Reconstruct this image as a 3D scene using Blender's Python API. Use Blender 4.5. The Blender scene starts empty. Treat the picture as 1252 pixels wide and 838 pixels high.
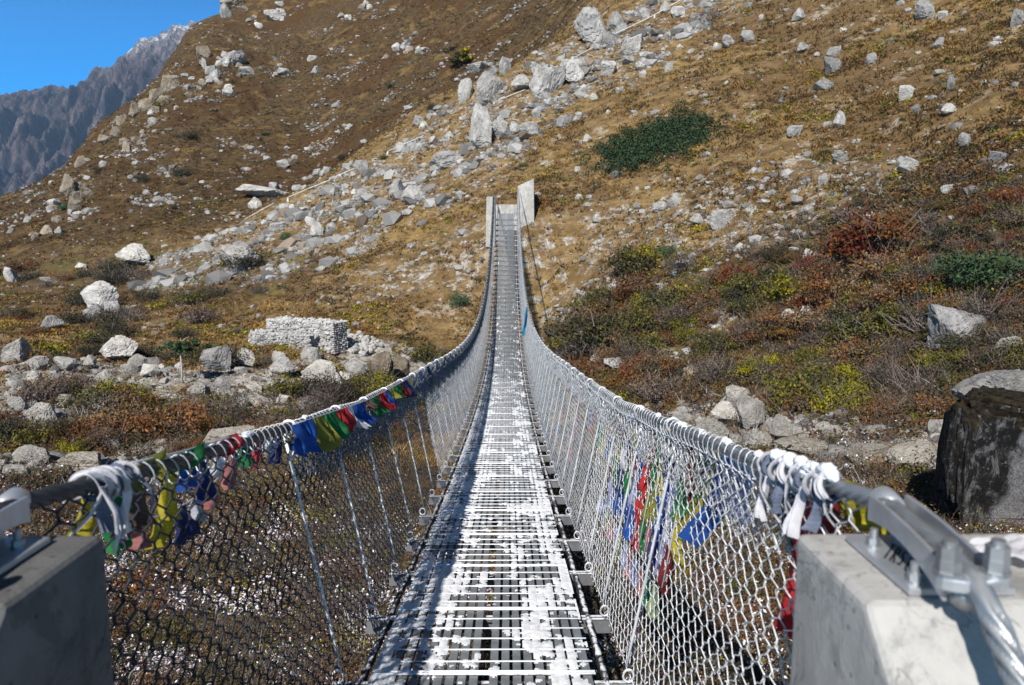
import bpy, bmesh, math, random
import numpy as np
from mathutils import Vector, Matrix
random.seed(7); RNG = np.random.default_rng(7)
sc = bpy.context.scene
COL = sc.collection
R = math.radians
PITCH = R(7.5); YAW = -0.0055; CX = 0.11; FPX = 900.0
SP, CP = math.sin(PITCH), math.cos(PITCH)

# ------------------------------------------------------------------ helpers
def tag(o, label=None, cat=None, group=None, kind=None):
    if label: o['label'] = label
    if cat: o['category'] = cat
    if group: o['group'] = group
    if kind: o['kind'] = kind
    return o

def empty(name, loc=(0, 0, 0), label=None, cat=None, group=None, rz=0):
    o = bpy.data.objects.new(name, None); COL.objects.link(o)
    o.location = loc; o.rotation_euler = (0, 0, rz); o.empty_display_size = 0.2
    return tag(o, label, cat, group)

def link(name, me, mat=None, parent=None, loc=None):
    o = bpy.data.objects.new(name, me); COL.objects.link(o)
    if mat is not None and len(me.materials) == 0:
        for m in (mat if isinstance(mat, (list, tuple)) else [mat]): me.materials.append(m)
    if parent: o.parent = parent
    if loc is not None: o.location = loc
    return o

def copy_tree(o, parent=None):
    c = o.copy(); COL.objects.link(c)
    if parent: c.parent = parent
    for ch in list(o.children): copy_tree(ch, c)
    return c

def np_mesh(name, V, F, smooth=False, col=None, midx=None):
    """V (n,3); F list of int arrays, each (m,k)"""
    me = bpy.data.meshes.new(name)
    V = np.asarray(V, dtype=np.float32)
    if not isinstance(F, list): F = [F]
    F = [np.asarray(f, dtype=np.int32) for f in F if len(f)]
    nl = sum(f.size for f in F); npoly = sum(len(f) for f in F)
    me.vertices.add(len(V)); me.vertices.foreach_set('co', V.ravel())
    me.loops.add(nl); me.loops.foreach_set('vertex_index', np.concatenate([f.ravel() for f in F]))
    me.polygons.add(npoly)
    ls = []; c = 0
    for f in F:
        ls.append(c + np.arange(len(f)) * f.shape[1]); c += f.size
    me.polygons.foreach_set('loop_start', np.concatenate(ls).astype(np.int32))
    me.polygons.foreach_set('use_smooth', np.full(npoly, smooth, dtype=bool))
    if midx is not None: me.polygons.foreach_set('material_index', np.asarray(midx, dtype=np.int32))
    me.update(calc_edges=True)
    if col is not None:
        a = me.attributes.new('tint', 'FLOAT_COLOR', 'POINT')
        c4 = np.ones((len(V), 4), dtype=np.float32); c4[:, :col.shape[1]] = col
        a.data.foreach_set('color', c4.ravel())
    return me

class MB:
    """collects boxes, tubes, prisms into one mesh"""
    def __init__(s): s.V = []; s.F4 = []; s.F3 = []; s.n = 0; s.ng = []
    def add(s, V, F4=None, F3=None, ng=None):
        V = np.asarray(V, float)
        if F4 is not None and len(F4): s.F4.append(np.asarray(F4, int) + s.n)
        if F3 is not None and len(F3): s.F3.append(np.asarray(F3, int) + s.n)
        if ng:
            for f in ng: s.ng.append([i + s.n for i in f])
        s.V.append(V); s.n += len(V)
    def box(s, a, b, rot=None, org=(0, 0, 0)):
        x0, y0, z0 = a; x1, y1, z1 = b
        V = np.array([(x0,y0,z0),(x1,y0,z0),(x1,y1,z0),(x0,y1,z0),(x0,y0,z1),(x1,y0,z1),(x1,y1,z1),(x0,y1,z1)], float)
        if rot is not None: V = V @ np.array(rot).T + np.array(org)
        s.add(V, [(0,3,2,1),(4,5,6,7),(0,1,5,4),(1,2,6,5),(2,3,7,6),(3,0,4,7)])
    def tube(s, P, r, sides=8, cap=True, ref=(0.13, 0.21, 0.97)):
        P = np.asarray(P, float); m = len(P)
        V, F = tubes(P[None], r, sides, ref)
        ng = [list(range(sides))[::-1], [(m-1)*sides + i for i in range(sides)]] if cap else None
        s.add(V, F, ng=ng)
    def prism(s, poly, axis, a, b):
        """poly of 2D pts extruded along axis from a to b"""
        n = len(poly); V = []
        for t in (a, b):
            for (u, v) in poly:
                V.append({'x': (t, u, v), 'y': (u, t, v), 'z': (u, v, t)}[axis])
        F = [(i, (i+1) % n, n+(i+1) % n, n+i) for i in range(n)]
        s.add(V, F, ng=[list(range(n))[::-1], [n+i for i in range(n)]])
    def mesh(s, name, smooth=False, bevel=0, seg=2):
        V = np.concatenate(s.V)
        if s.ng or bevel:
            me = bpy.data.meshes.new(name)
            faces = [list(map(int, f)) for A in s.F4 for f in A] + [list(map(int, f)) for A in s.F3 for f in A] + s.ng
            me.from_pydata([tuple(v) for v in V], [], faces)
            bm = bmesh.new(); bm.from_mesh(me)
            bmesh.ops.recalc_face_normals(bm, faces=bm.faces[:])
            if bevel:
                es = [e for e in bm.edges if len(e.link_faces) == 2 and e.calc_face_angle(0) > 0.4]
                bmesh.ops.bevel(bm, geom=es, offset=bevel, segments=seg, affect='EDGES', profile=0.6)
            for f in bm.faces: f.smooth = smooth
            bm.to_mesh(me); bm.free(); me.update()
            return me
        F = []
        if s.F4: F.append(np.concatenate(s.F4))
        if s.F3: F.append(np.concatenate(s.F3))
        return np_mesh(name, V, F, smooth)

def tubes(P, r, sides=4, ref=(1, 0, 0)):
    """P (n,m,3) polylines -> verts, quads. r scalar, (m,) or (n,m)"""
    P = np.asarray(P, float); n, m, _ = P.shape
    T = np.empty_like(P)
    T[:, 1:-1] = P[:, 2:] - P[:, :-2]; T[:, 0] = P[:, 1]-P[:, 0]; T[:, -1] = P[:, -1]-P[:, -2]
    T /= np.linalg.norm(T, axis=2, keepdims=True) + 1e-12
    A = np.cross(T, np.array(ref, float)); A /= np.linalg.norm(A, axis=2, keepdims=True) + 1e-9
    B = np.cross(T, A)
    ang = np.arange(sides)*2*math.pi/sides
    rr = np.broadcast_to(np.asarray(r, float), (n, m))[:, :, None, None]
    V = P[:, :, None, :] + rr*(A[:, :, None, :]*np.cos(ang)[None, None, :, None] + B[:, :, None, :]*np.sin(ang)[None, None, :, None])
    base = (np.arange(n)[:, None, None]*m + np.arange(m-1)[None, :, None])*sides
    k = np.arange(sides)[None, None, :]; k2 = (k+1) % sides
    F = np.stack([base+k, base+k2, base+sides+k2, base+sides+k], axis=-1)
    return V.reshape(-1, 3), F.reshape(-1, 4)

# numpy gradient noise
_perm = RNG.permutation(512).astype(np.int64)
_gr = RNG.normal(size=(512, 2)); _gr /= np.linalg.norm(_gr, axis=1, keepdims=True)
def perlin(x, y):
    x = np.asarray(x, float); y = np.asarray(y, float)
    xi = np.floor(x).astype(np.int64); yi = np.floor(y).astype(np.int64)
    xf = x-xi; yf = y-yi
    u = xf**3*(xf*(xf*6-15)+10); v = yf**3*(yf*(yf*6-15)+10)
    def g(a, b, dx, dy):
        h = _perm[(_perm[a % 512] + b) % 512]; return _gr[h, 0]*dx + _gr[h, 1]*dy
    n00 = g(xi, yi, xf, yf); n10 = g(xi+1, yi, xf-1, yf); n01 = g(xi, yi+1, xf, yf-1); n11 = g(xi+1, yi+1, xf-1, yf-1)
    return (n00*(1-u)+n10*u)*(1-v) + (n01*(1-u)+n11*u)*v
def fbm(x, y, o=4, lac=2.03, gain=.5):
    s = 0; a = 1
    for i in range(o):
        s = s + a*perlin(x+17.3*i, y-9.1*i); x = x*lac; y = y*lac; a *= gain
    return s
def sstep(a, b, x):
    t = np.clip((np.asarray(x, float)-a)/(b-a), 0, 1); return t*t*(3-2*t)

# ------------------------------------------------------------------ materials
class NT:
    def __init__(s, name):
        s.m = bpy.data.materials.new(name); s.m.use_nodes = True
        s.t = s.m.node_tree; s.b = s.t.nodes['Principled BSDF']; s.b.inputs['Specular IOR Level'].default_value = .25
    def n(s, typ, **kw):
        nd = s.t.nodes.new(typ)
        for k, v in kw.items():
            if k.startswith('i_'):
                nd.inputs[k[2:].replace('_', ' ')].default_value = v
            else: setattr(nd, k, v)
        return nd
    def l(s, a, b): s.t.links.new(a, b)
    def coord(s, kind):
        if kind == 'world': return s.n('ShaderNodeNewGeometry').outputs['Position']
        return s.n('ShaderNodeTexCoord').outputs[kind]
    def noise(s, co, scale, detail=4, rough=.6, dist=0):
        nd = s.n('ShaderNodeTexNoise'); nd.inputs['Scale'].default_value = scale; nd.inputs['Detail'].default_value = detail
        nd.inputs['Roughness'].default_value = rough; nd.inputs['Distortion'].default_value = dist
        s.l(co, nd.inputs['Vector']); return nd.outputs['Fac']
    def vor(s, co, scale, feat='F1', out='Distance'):
        nd = s.n('ShaderNodeTexVoronoi', feature=feat); nd.inputs['Scale'].default_value = scale; s.l(co, nd.inputs['Vector'])
        return nd.outputs[out]
    def step(s, v, a, b):
        nd = s.n('ShaderNodeMapRange', interpolation_type='SMOOTHSTEP'); s.l(v, nd.inputs['Value'])
        nd.inputs['From Min'].default_value = a; nd.inputs['From Max'].default_value = b; return nd.outputs['Result']
    def math(s, op, a, b=None):
        nd = s.n('ShaderNodeMath', operation=op)
        for i, v in enumerate((a, b)):
            if v is None: continue
            if isinstance(v, (int, float)): nd.inputs[i].default_value = v
            else: s.l(v, nd.inputs[i])
        return nd.outputs[0]
    def mix(s, fac, a, b, mode='MIX'):
        nd = s.n('ShaderNodeMix', data_type='RGBA', blend_type=mode)
        if isinstance(fac, (int, float)): nd.inputs['Factor'].default_value = fac
        else: s.l(fac, nd.inputs['Factor'])
        for i, v in ((6, a), (7, b)):
            if isinstance(v, tuple): nd.inputs[i].default_value = (*v, 1) if len(v) == 3 else v
            else: s.l(v, nd.inputs[i])
        return nd.outputs[2]
    def bump(s, h, strength=.5, dist=.02, prev=None):
        nd = s.n('ShaderNodeBump'); nd.inputs['Strength'].default_value = strength; nd.inputs['Distance'].default_value = dist
        s.l(h, nd.inputs['Height'])
        if prev is not None: s.l(prev, nd.inputs['Normal'])
        return nd.outputs['Normal']
    def done(s, color=None, rough=.8, metal=0, normal=None):
        if isinstance(color, tuple): s.b.inputs['Base Color'].default_value = (*color, 1)
        elif color is not None: s.l(color, s.b.inputs['Base Color'])
        if isinstance(rough, (int, float)): s.b.inputs['Roughness'].default_value = rough
        else: s.l(rough, s.b.inputs['Roughness'])
        if isinstance(metal, (int, float)): s.b.inputs['Metallic'].default_value = metal
        else: s.l(metal, s.b.inputs['Metallic'])
        if normal is not None: s.l(normal, s.b.inputs['Normal'])
        return s.m

def mat_ground():
    t = NT('hillside_earth'); w = t.coord('world')
    at = t.n('ShaderNodeAttribute', attribute_name='zones'); sep = t.n('ShaderNodeSeparateColor'); t.l(at.outputs['Color'], sep.inputs[0])
    scree, heath, far = sep.outputs[0], sep.outputs[1], sep.outputs[2]
    n1 = t.noise(w, .22, 5, .65); n2 = t.noise(w, 1.1, 5, .7); n3 = t.noise(w, 6, 4, .7); n4 = t.noise(w, .055, 4, .6)
    base = t.mix(t.step(n2, .38, .62), (.088, .058, .03), (.178, .124, .066))
    base = t.mix(t.step(n1, .52, .7), base, (.225, .155, .068))
    base = t.mix(t.step(n4, .5, .62), base, (.1, .066, .036))
    base = t.mix(t.math('MULTIPLY', t.step(n3, .5, .72), .45), base, (.22, .17, .105))
    mpc = t.n('ShaderNodeMapping'); mpc.inputs['Scale'].default_value = (.12, .12, 1.1); t.l(w, mpc.inputs['Vector'])
    nc = t.noise(mpc.outputs[0], 1.6, 5, .65, .4); base = t.mix(t.math('MULTIPLY', t.step(nc, .54, .66), .6), base, (.075, .05, .028)); base = t.mix(t.math('MULTIPLY', t.step(nc, .44, .34), .5), base, (.25, .185, .1))
    so = t.noise(w, .42, 6, .72, .3); base = t.mix(t.math('MULTIPLY', t.step(so, .555, .64), .75), base, t.mix(t.step(n3, .35, .65), (.2, .165, .125), (.34, .3, .25)))
    dk = t.noise(w, .75, 6, .72, .3); base = t.mix(t.math('MULTIPLY', t.step(dk, .56, .66), .7), base, (.06, .042, .026))
    g = t.noise(w, 2.6, 3, .6); base = t.mix(t.math('MULTIPLY', t.step(g, .62, .74), .5), base, (.07, .075, .022))
    fcol = t.mix(t.step(n2, .36, .62), (.034, .023, .013), (.092, .063, .033))
    fcol = t.mix(t.step(n4, .42, .62), fcol, t.mix(t.step(n3, .4, .6), (.046, .026, .014), (.075, .044, .021)))
    fcol = t.mix(t.step(n1, .54, .66), fcol, (.13, .09, .044)); fcol = t.mix(t.math('MULTIPLY', t.step(t.noise(w, .5, 5, .7), .56, .66), .7), fcol, (.04, .038, .02))
    fcol = t.mix(t.math('MULTIPLY', t.step(t.noise(w, .9, 6, .75), .6, .72), .6), fcol, (.17, .155, .135))
    fh = t.n('ShaderNodeHueSaturation'); fh.inputs['Value'].default_value = .84; t.l(fcol, fh.inputs['Color']); fcol = fh.outputs[0]
    base = t.mix(far, base, fcol)
    hcol = t.mix(t.step(n2, .4, .6), (.05, .035, .022), (.105, .066, .036))
    hcol = t.mix(t.step(n1, .5, .62), hcol, (.062, .056, .024))
    base = t.mix(heath, base, hcol)
    vd = t.vor(w, 2.3)
    scol = t.mix(t.step(t.noise(w, 3, 5, .7), .35, .65), (.17, .155, .14), (.36, .345, .32))
    scol = t.mix(.25, scol, t.mix(t.step(vd, .1, .6), (.35, .34, .32), (.62, .61, .6)), 'OVERLAY')
    scol = t.mix(t.step(t.noise(w, .8, 5, .7), .5, .62), scol, (.12, .09, .05))
    smask = t.step(t.math('ADD', scree, t.math('MULTIPLY', t.math('SUBTRACT', t.noise(w, 1.3, 5, .7), .5), 1.5)), .42, .6)
    base = t.mix(smask, base, scol)
    hs = t.n('ShaderNodeHueSaturation'); hs.inputs['Saturation'].default_value = 1.16; hs.inputs['Value'].default_value = 1.28; t.l(base, hs.inputs['Color']); base = hs.outputs[0]
    n = t.bump(n3, .7, .12); n = t.bump(t.noise(w, 22, 3, .7), .6, .04, n); n = t.bump(n2, .6, .35, n)
    return t.done(base, .95, 0, n)

def mat_mountain():
    t = NT('mountain_rock'); w = t.coord('world'); geo = t.n('ShaderNodeNewGeometry')
    mp = t.n('ShaderNodeMapping'); mp.inputs['Scale'].default_value = (.006, .006, .0016); t.l(w, mp.inputs['Vector'])
    n1 = t.noise(mp.outputs[0], 1.6, 8, .65, .6); n2 = t.noise(w, .018, 8, .7)
    c = t.mix(t.step(n1, .35, .65), (.05, .038, .044), (.21, .165, .165))
    c = t.mix(t.step(n2, .52, .7), c, (.15, .09, .085))
    c = t.mix(t.step(t.noise(w, .0045, 5), .5, .65), c, (.11, .11, .13))
    sp = t.n('ShaderNodeSeparateXYZ'); t.l(w, sp.inputs[0])
    hi = t.step(sp.outputs[2], 500, 960)
    sn = t.math('ADD', t.math('MULTIPLY', hi, .62), t.math('MULTIPLY', t.math('SUBTRACT', t.noise(mp.outputs[0], 4, 7, .72, .5), .5), 1.9))
    c = t.mix(t.math('MULTIPLY', t.step(t.math('ADD', hi, t.math('MULTIPLY', n2, .5)), .45, 1.0), .7), c, (.3, .27, .26))
    c = t.mix(t.step(sn, .55, .62), c, (.7, .7, .74))
    n = t.bump(n2, 1, 60); n = t.bump(n1, 1, 70, n)
    return t.done(c, .95, 0, n)

def mat_rock(name, dark, light, stain=.35, scale=1.0, moss=.2):
    t = NT(name); o = t.coord('Object'); inf = t.n('ShaderNodeObjectInfo')
    off = t.n('ShaderNodeVectorMath', operation='ADD'); t.l(o, off.inputs[0])
    cmb = t.n('ShaderNodeCombineXYZ'); t.l(t.math('MULTIPLY', inf.outputs['Random'], 60), cmb.inputs[0]); t.l(cmb.outputs[0], off.inputs[1])
    v = off.outputs[0]
    n1 = t.noise(v, 1.4*scale, 6, .65); n2 = t.noise(v, 7*scale, 6, .7); n3 = t.noise(v, 28*scale, 4, .7)
    c = t.mix(t.step(n1, .33, .67), dark, light)
    c = t.mix(t.math('MULTIPLY', t.step(n2, .5, .68), .45), c, tuple(x*.45 for x in dark)); c = t.mix(t.math('MULTIPLY', t.step(t.math('ABSOLUTE', t.math('SUBTRACT', t.noise(v, 2.6*scale, 3, .5, 1.2), .5)), .016, .0), .75), c, tuple(x*.2 for x in dark))
    c = t.mix(t.math('MULTIPLY', t.step(n3, .5, .75), .35), c, tuple(min(.62, x*1.45) for x in light))
    c = t.mix(t.math('MULTIPLY', t.step(t.noise(v, 2.3*scale, 5, .7), .58, .68), stain), c, (.21, .155, .1))
    c = t.mix(t.math('MULTIPLY', t.step(t.noise(v, 3.6*scale, 6, .75), .6, .68), moss), c, (.055, .05, .035))
    hsv = t.n('ShaderNodeHueSaturation'); t.l(c, hsv.inputs['Color'])
    t.l(t.math('ADD', t.math('MULTIPLY', inf.outputs['Random'], .55), .84), hsv.inputs['Value'])
    n = t.bump(n2, .6, .12); n = t.bump(n3, .3, .03, n)
    return t.done(hsv.outputs[0], .92, 0, n)

def mat_big_boulder():
    t = NT('stained_boulder_rock'); o = t.coord('Object')
    mp = t.n('ShaderNodeMapping'); mp.inputs['Scale'].default_value = (1, 1, .42); t.l(o, mp.inputs['Vector'])
    n1 = t.noise(mp.outputs[0], 6.5, 10, .82, .5); n2 = t.noise(o, 14, 5, .7); n3 = t.noise(o, 50, 3, .7)
    gran = t.mix(t.step(n3, .42, .6), (.16, .16, .165), (.33, .33, .34)); gran = t.mix(t.step(n2, .55, .7), gran, (.2, .18, .15))
    stain = t.mix(t.step(n1, .5, .6), (.011, .011, .011), (.19, .19, .195)); stain = t.mix(t.step(t.noise(o, 2.6, 6, .7), .55, .63), stain, (.014, .013, .012)); stain = t.mix(t.math('MULTIPLY', t.step(t.noise(o, 5.2, 7, .8), .57, .63), .8), stain, (.06, .042, .02))
    sp = t.n('ShaderNodeSeparateXYZ'); t.l(o, sp.inputs[0])
    edge = t.math('ADD', t.math('ADD', sp.outputs[0], t.math('MULTIPLY', sp.outputs[2], -.25)), t.math('MULTIPLY', t.math('SUBTRACT', t.noise(o, 2.2, 5), .5), .8))
    c = t.mix(t.step(edge, -.22, -.1), stain, gran)
    mo = t.math('ADD', sp.outputs[2], t.math('MULTIPLY', t.math('SUBTRACT', t.noise(o, 3.5, 6, .7), .5), 1.3))
    c = t.mix(t.step(mo, .6, .72), c, t.mix(t.step(n2, .42, .58), (.014, .012, .009), (.058, .043, .02))); c = t.mix(t.step(t.noise(o, 9, 6, .75), .6, .66), c, (.2, .2, .2))
    n = t.bump(n1, 1, .16); n = t.bump(n2, .8, .1, n); n = t.bump(n3, .4, .02, n)
    return t.done(c, .85, 0, n)

def mat_leaf(name, sat=1.0):
    t = NT(name); a = t.n('ShaderNodeAttribute', attribute_name='tint'); inf = t.n('ShaderNodeObjectInfo')
    h = t.n('ShaderNodeHueSaturation'); t.l(a.outputs['Color'], h.inputs['Color']); h.inputs['Saturation'].default_value = sat
    t.l(t.math('ADD', t.math('MULTIPLY', inf.outputs['Random'], .6), .95), h.inputs['Value'])
    return t.done(h.outputs[0], .75)

def mat_concrete(name='cast_concrete', c0=(.27, .265, .255), c1=(.42, .41, .39)):
    t = NT(name); o = t.coord('world')
    n1 = t.noise(o, 2.2, 6, .65); n2 = t.noise(o, 11, 6, .7); n3 = t.noise(o, 120, 3, .6)
    mp = t.n('ShaderNodeMapping'); mp.inputs['Scale'].default_value = (7, 7, .9); t.l(o, mp.inputs['Vector'])
    n4 = t.noise(mp.outputs[0], 1, 5, .7)
    c = t.mix(t.step(n1, .32, .68), c0, c1)
    c = t.mix(t.math('MULTIPLY', t.step(n2, .5, .72), .4), c, tuple(x*.72 for x in c0))
    c = t.mix(t.math('MULTIPLY', t.step(n4, .52, .7), .6), c, tuple(x*.55 for x in c0))
    c = t.mix(t.math('MULTIPLY', t.step(t.noise(o, 5.5, 8, .75, .6), .53, .62), .45), c, tuple(x*.55 for x in c0)); c = t.mix(t.math('MULTIPLY', t.step(t.math('ABSOLUTE', t.math('SUBTRACT', t.noise(o, 3.2, 4, .6, .8), .5)), .006, .001), .5), c, tuple(x*.4 for x in c0))
    c = t.mix(t.math('MULTIPLY', t.step(t.vor(o, 24), .16, .06), .75), c, tuple(x*.4 for x in c0))
    n = t.bump(n3, .35, .004); n = t.bump(n2, .3, .01, n)
    return t.done(c, .88, 0, n)

def mat_metal(name, c, rough=.5, metal=.6, frost=0.0, fs=30, var=.35):
    t = NT(name); o = t.coord('world')
    n1 = t.noise(o, 9, 5, .65); n2 = t.noise(o, 70, 3)
    cc = t.mix(t.step(n1, .3, .7), tuple(x*(1-var) for x in c), c)
    m = metal; rg = rough
    if frost > 0:
        geo = t.n('ShaderNodeNewGeometry'); sp = t.n('ShaderNodeSeparateXYZ'); t.l(geo.outputs['Normal'], sp.inputs[0])
        f = t.math('ADD', t.math('MULTIPLY', sp.outputs[2], .42), t.math('MULTIPLY', t.math('SUBTRACT', t.noise(o, fs, 4, .7), .5), 1.4))
        f = t.step(t.math('ADD', f, frost-.5), -.05, .15)
        cc = t.mix(f, cc, (.82, .84, .88)); m = t.math('MULTIPLY', t.math('SUBTRACT', 1.0, f), metal)
    return t.done(cc, rg, m, t.bump(n2, .15, .002))

def mat_snow():
    t = NT('frozen_snow'); o = t.coord('world'); n = t.noise(o, 60, 4, .7); n2 = t.noise(o, 14, 4)
    c = t.mix(t.step(n2, .35, .65), (.72, .735, .77), (.85, .86, .875))
    t.b.inputs['Subsurface Weight'].default_value = 0
    return t.done(c, .6, 0, t.bump(n, .5, .012))

def mat_cloth(name, c, var=.25, prints=True):
    t = NT(name); o = t.coord('UV' if False else 'Object')
    n1 = t.noise(o, 14, 5, .7); n2 = t.noise(o, 200, 2)
    cc = t.mix(t.step(n1, .35, .7), tuple(x*(1-var) for x in c), tuple(min(.85, x*1.08+.01) for x in c))
    if prints:
        w = t.n('ShaderNodeTexWave', wave_type='BANDS', bands_direction='Z'); w.inputs['Scale'].default_value = 26; w.inputs['Distortion'].default_value = 5; w.inputs['Detail Scale'].default_value = 9
        t.l(o, w.inputs['Vector'])
        cc = t.mix(t.math('MULTIPLY', t.step(w.outputs['Fac'], .72, .8), .3), cc, tuple(x*.35 for x in c))
    # thin weave lets some daylight through
    tr = t.n('ShaderNodeBsdfTranslucent'); t.l(cc, tr.inputs['Color']); mx = t.n('ShaderNodeMixShader'); mx.inputs[0].default_value = .35
    m = t.done(cc, .85, 0, t.bump(n1, .4, .01))
    out = t.t.nodes['Material Output']; t.l(t.b.outputs[0], mx.inputs[1]); t.l(tr.outputs[0], mx.inputs[2]); t.l(mx.outputs[0], out.inputs['Surface'])
    return m

def mat_plain(name, c, rough=.7, metal=0):
    t = NT(name); o = t.coord('Object'); n = t.noise(o, 6, 4)
    return t.done(t.mix(t.step(n, .3, .7), tuple(x*.75 for x in c), c), rough, metal)

M = {}
M['ground'] = mat_ground(); M['mountain'] = mat_mountain()
M['rock'] = mat_rock('grey_hill_rock', (.22, .21, .2), (.41, .395, .37))
M['pale'] = mat_rock('pale_river_rock', (.3, .28, .25), (.5, .48, .44), .3, 1.2, .5)
M['gabion'] = mat_rock('white_wall_stone', (.34, .33, .31), (.58, .565, .54), .25, 1.2, .15)
M['darkrock'] = mat_rock('dark_hill_rock', (.16, .155, .15), (.3, .29, .28))
M['tanrock'] = mat_rock('tan_outcrop_rock', (.15, .122, .09), (.29, .245, .19), .6)
M['flatrock'] = mat_rock('smooth_slab_rock', (.24, .215, .185), (.36, .33, .285), .3, .8, .2)
M['bigrock'] = mat_big_boulder()
M['leaf'] = mat_leaf('shrub_leaves', 1.12); M['stuffleaf'] = mat_leaf('ground_plant_leaves', 1.08)
M['concrete'] = mat_concrete(); M['farconcrete'] = mat_concrete('weathered_concrete', (.34, .325, .3), (.5, .48, .45))
M['shadeconcrete'] = mat_concrete('shade_dark_concrete', (.075, .075, .077), (.15, .148, .144))  # darker left block concrete, its inner face's shade put into the colour too
M['steel'] = mat_metal('galvanised_steel', (.42, .44, .46), .45, .75)
M['plate'] = mat_metal('galvanised_plate', (.56, .58, .61), .38, .65, var=.25)
M['slat'] = mat_metal('deck_bar_steel', (.24, .26, .275), .6, .25)
M['rod'] = mat_metal('frosted_rod', (.5, .52, .54), .5, .4, .75, 20)
M['beam'] = mat_metal('snowy_beam_steel', (.17, .17, .18), .6, .3, .22, 22)
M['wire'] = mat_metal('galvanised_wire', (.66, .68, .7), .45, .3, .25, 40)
M['wireshade'] = mat_metal('shade_dark_wire', (.045, .05, .062), .65, .2, .0, 40)  # near left mesh wire, with the shade on its inner side painted in
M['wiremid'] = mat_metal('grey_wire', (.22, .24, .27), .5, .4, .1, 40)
M['hanger'] = mat_metal('frosted_hanger_wire', (.55, .57, .6), .5, .3, .5, 60)
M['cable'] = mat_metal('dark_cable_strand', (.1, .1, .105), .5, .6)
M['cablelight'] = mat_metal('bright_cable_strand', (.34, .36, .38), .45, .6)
M['snowcable'] = mat_metal('snowy_cable_strand', (.05, .05, .055), .6, .3, .16, 16)
M['snow'] = mat_snow()
M['bark'] = mat_plain('shrub_bark', (.13, .1, .085), .9); M['paleb'] = mat_plain('pale_bark', (.5, .46, .4), .9)
M['ink'] = mat_plain('black_marker_ink', (.015, .015, .02), .6)
M['pipe'] = mat_plain('white_pipe_plastic', (.68, .67, .65), .5)
for n, c in dict(blue=(.02, .1, .42), red=(.5, .03, .035), green=(.02, .2, .06), yellow=(.5, .42, .03), white=(.62, .62, .68), navy=(.035, .045, .16),
                 pink=(.5, .2, .19), paleyellow=(.5, .48, .25), darkred=(.2, .02, .02), lilac=(.36, .38, .62), olive=(.27, .26, .04), cyan=(.02, .36, .62), orange=(.6, .25, .03),
                 palegreen=(.3, .36, .18), greyblue=(.2, .24, .34), brown=(.14, .09, .07)).items():
    M['c_'+n] = mat_cloth(n+'_flag_cloth', c, prints=n not in ('cyan', 'orange'))
M['scarf'] = mat_cloth('white_scarf_silk', (.72, .72, .76), .15, False)

# ------------------------------------------------------------------ terrain height function
def pychip(x, y, q):
    x = np.asarray(x, float); y = np.asarray(y, float); h = np.diff(x); d = np.diff(y, axis=0)/h.reshape((-1,)+(1,)*(y.ndim-1))
    m = np.zeros_like(y); m[0] = d[0]; m[-1] = d[-1]
    s = d[:-1]*d[1:] > 0
    m[1:-1] = np.where(s, 2*d[:-1]*d[1:]/np.where(np.abs(d[:-1]+d[1:]) < 1e-12, 1, d[:-1]+d[1:]), 0)
    i = np.clip(np.searchsorted(x, q)-1, 0, len(x)-2); hh = h[i]; t = (q-x[i])/hh
    sh = (-1,)+(1,)*(y.ndim-1); t = t.reshape(sh); hh = hh.reshape(sh)
    return (2*t**3-3*t**2+1)*y[i] + (t**3-2*t**2+t)*hh*m[i] + (-2*t**3+3*t**2)*y[i+1] + (t**3-t**2)*hh*m[i+1]

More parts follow.
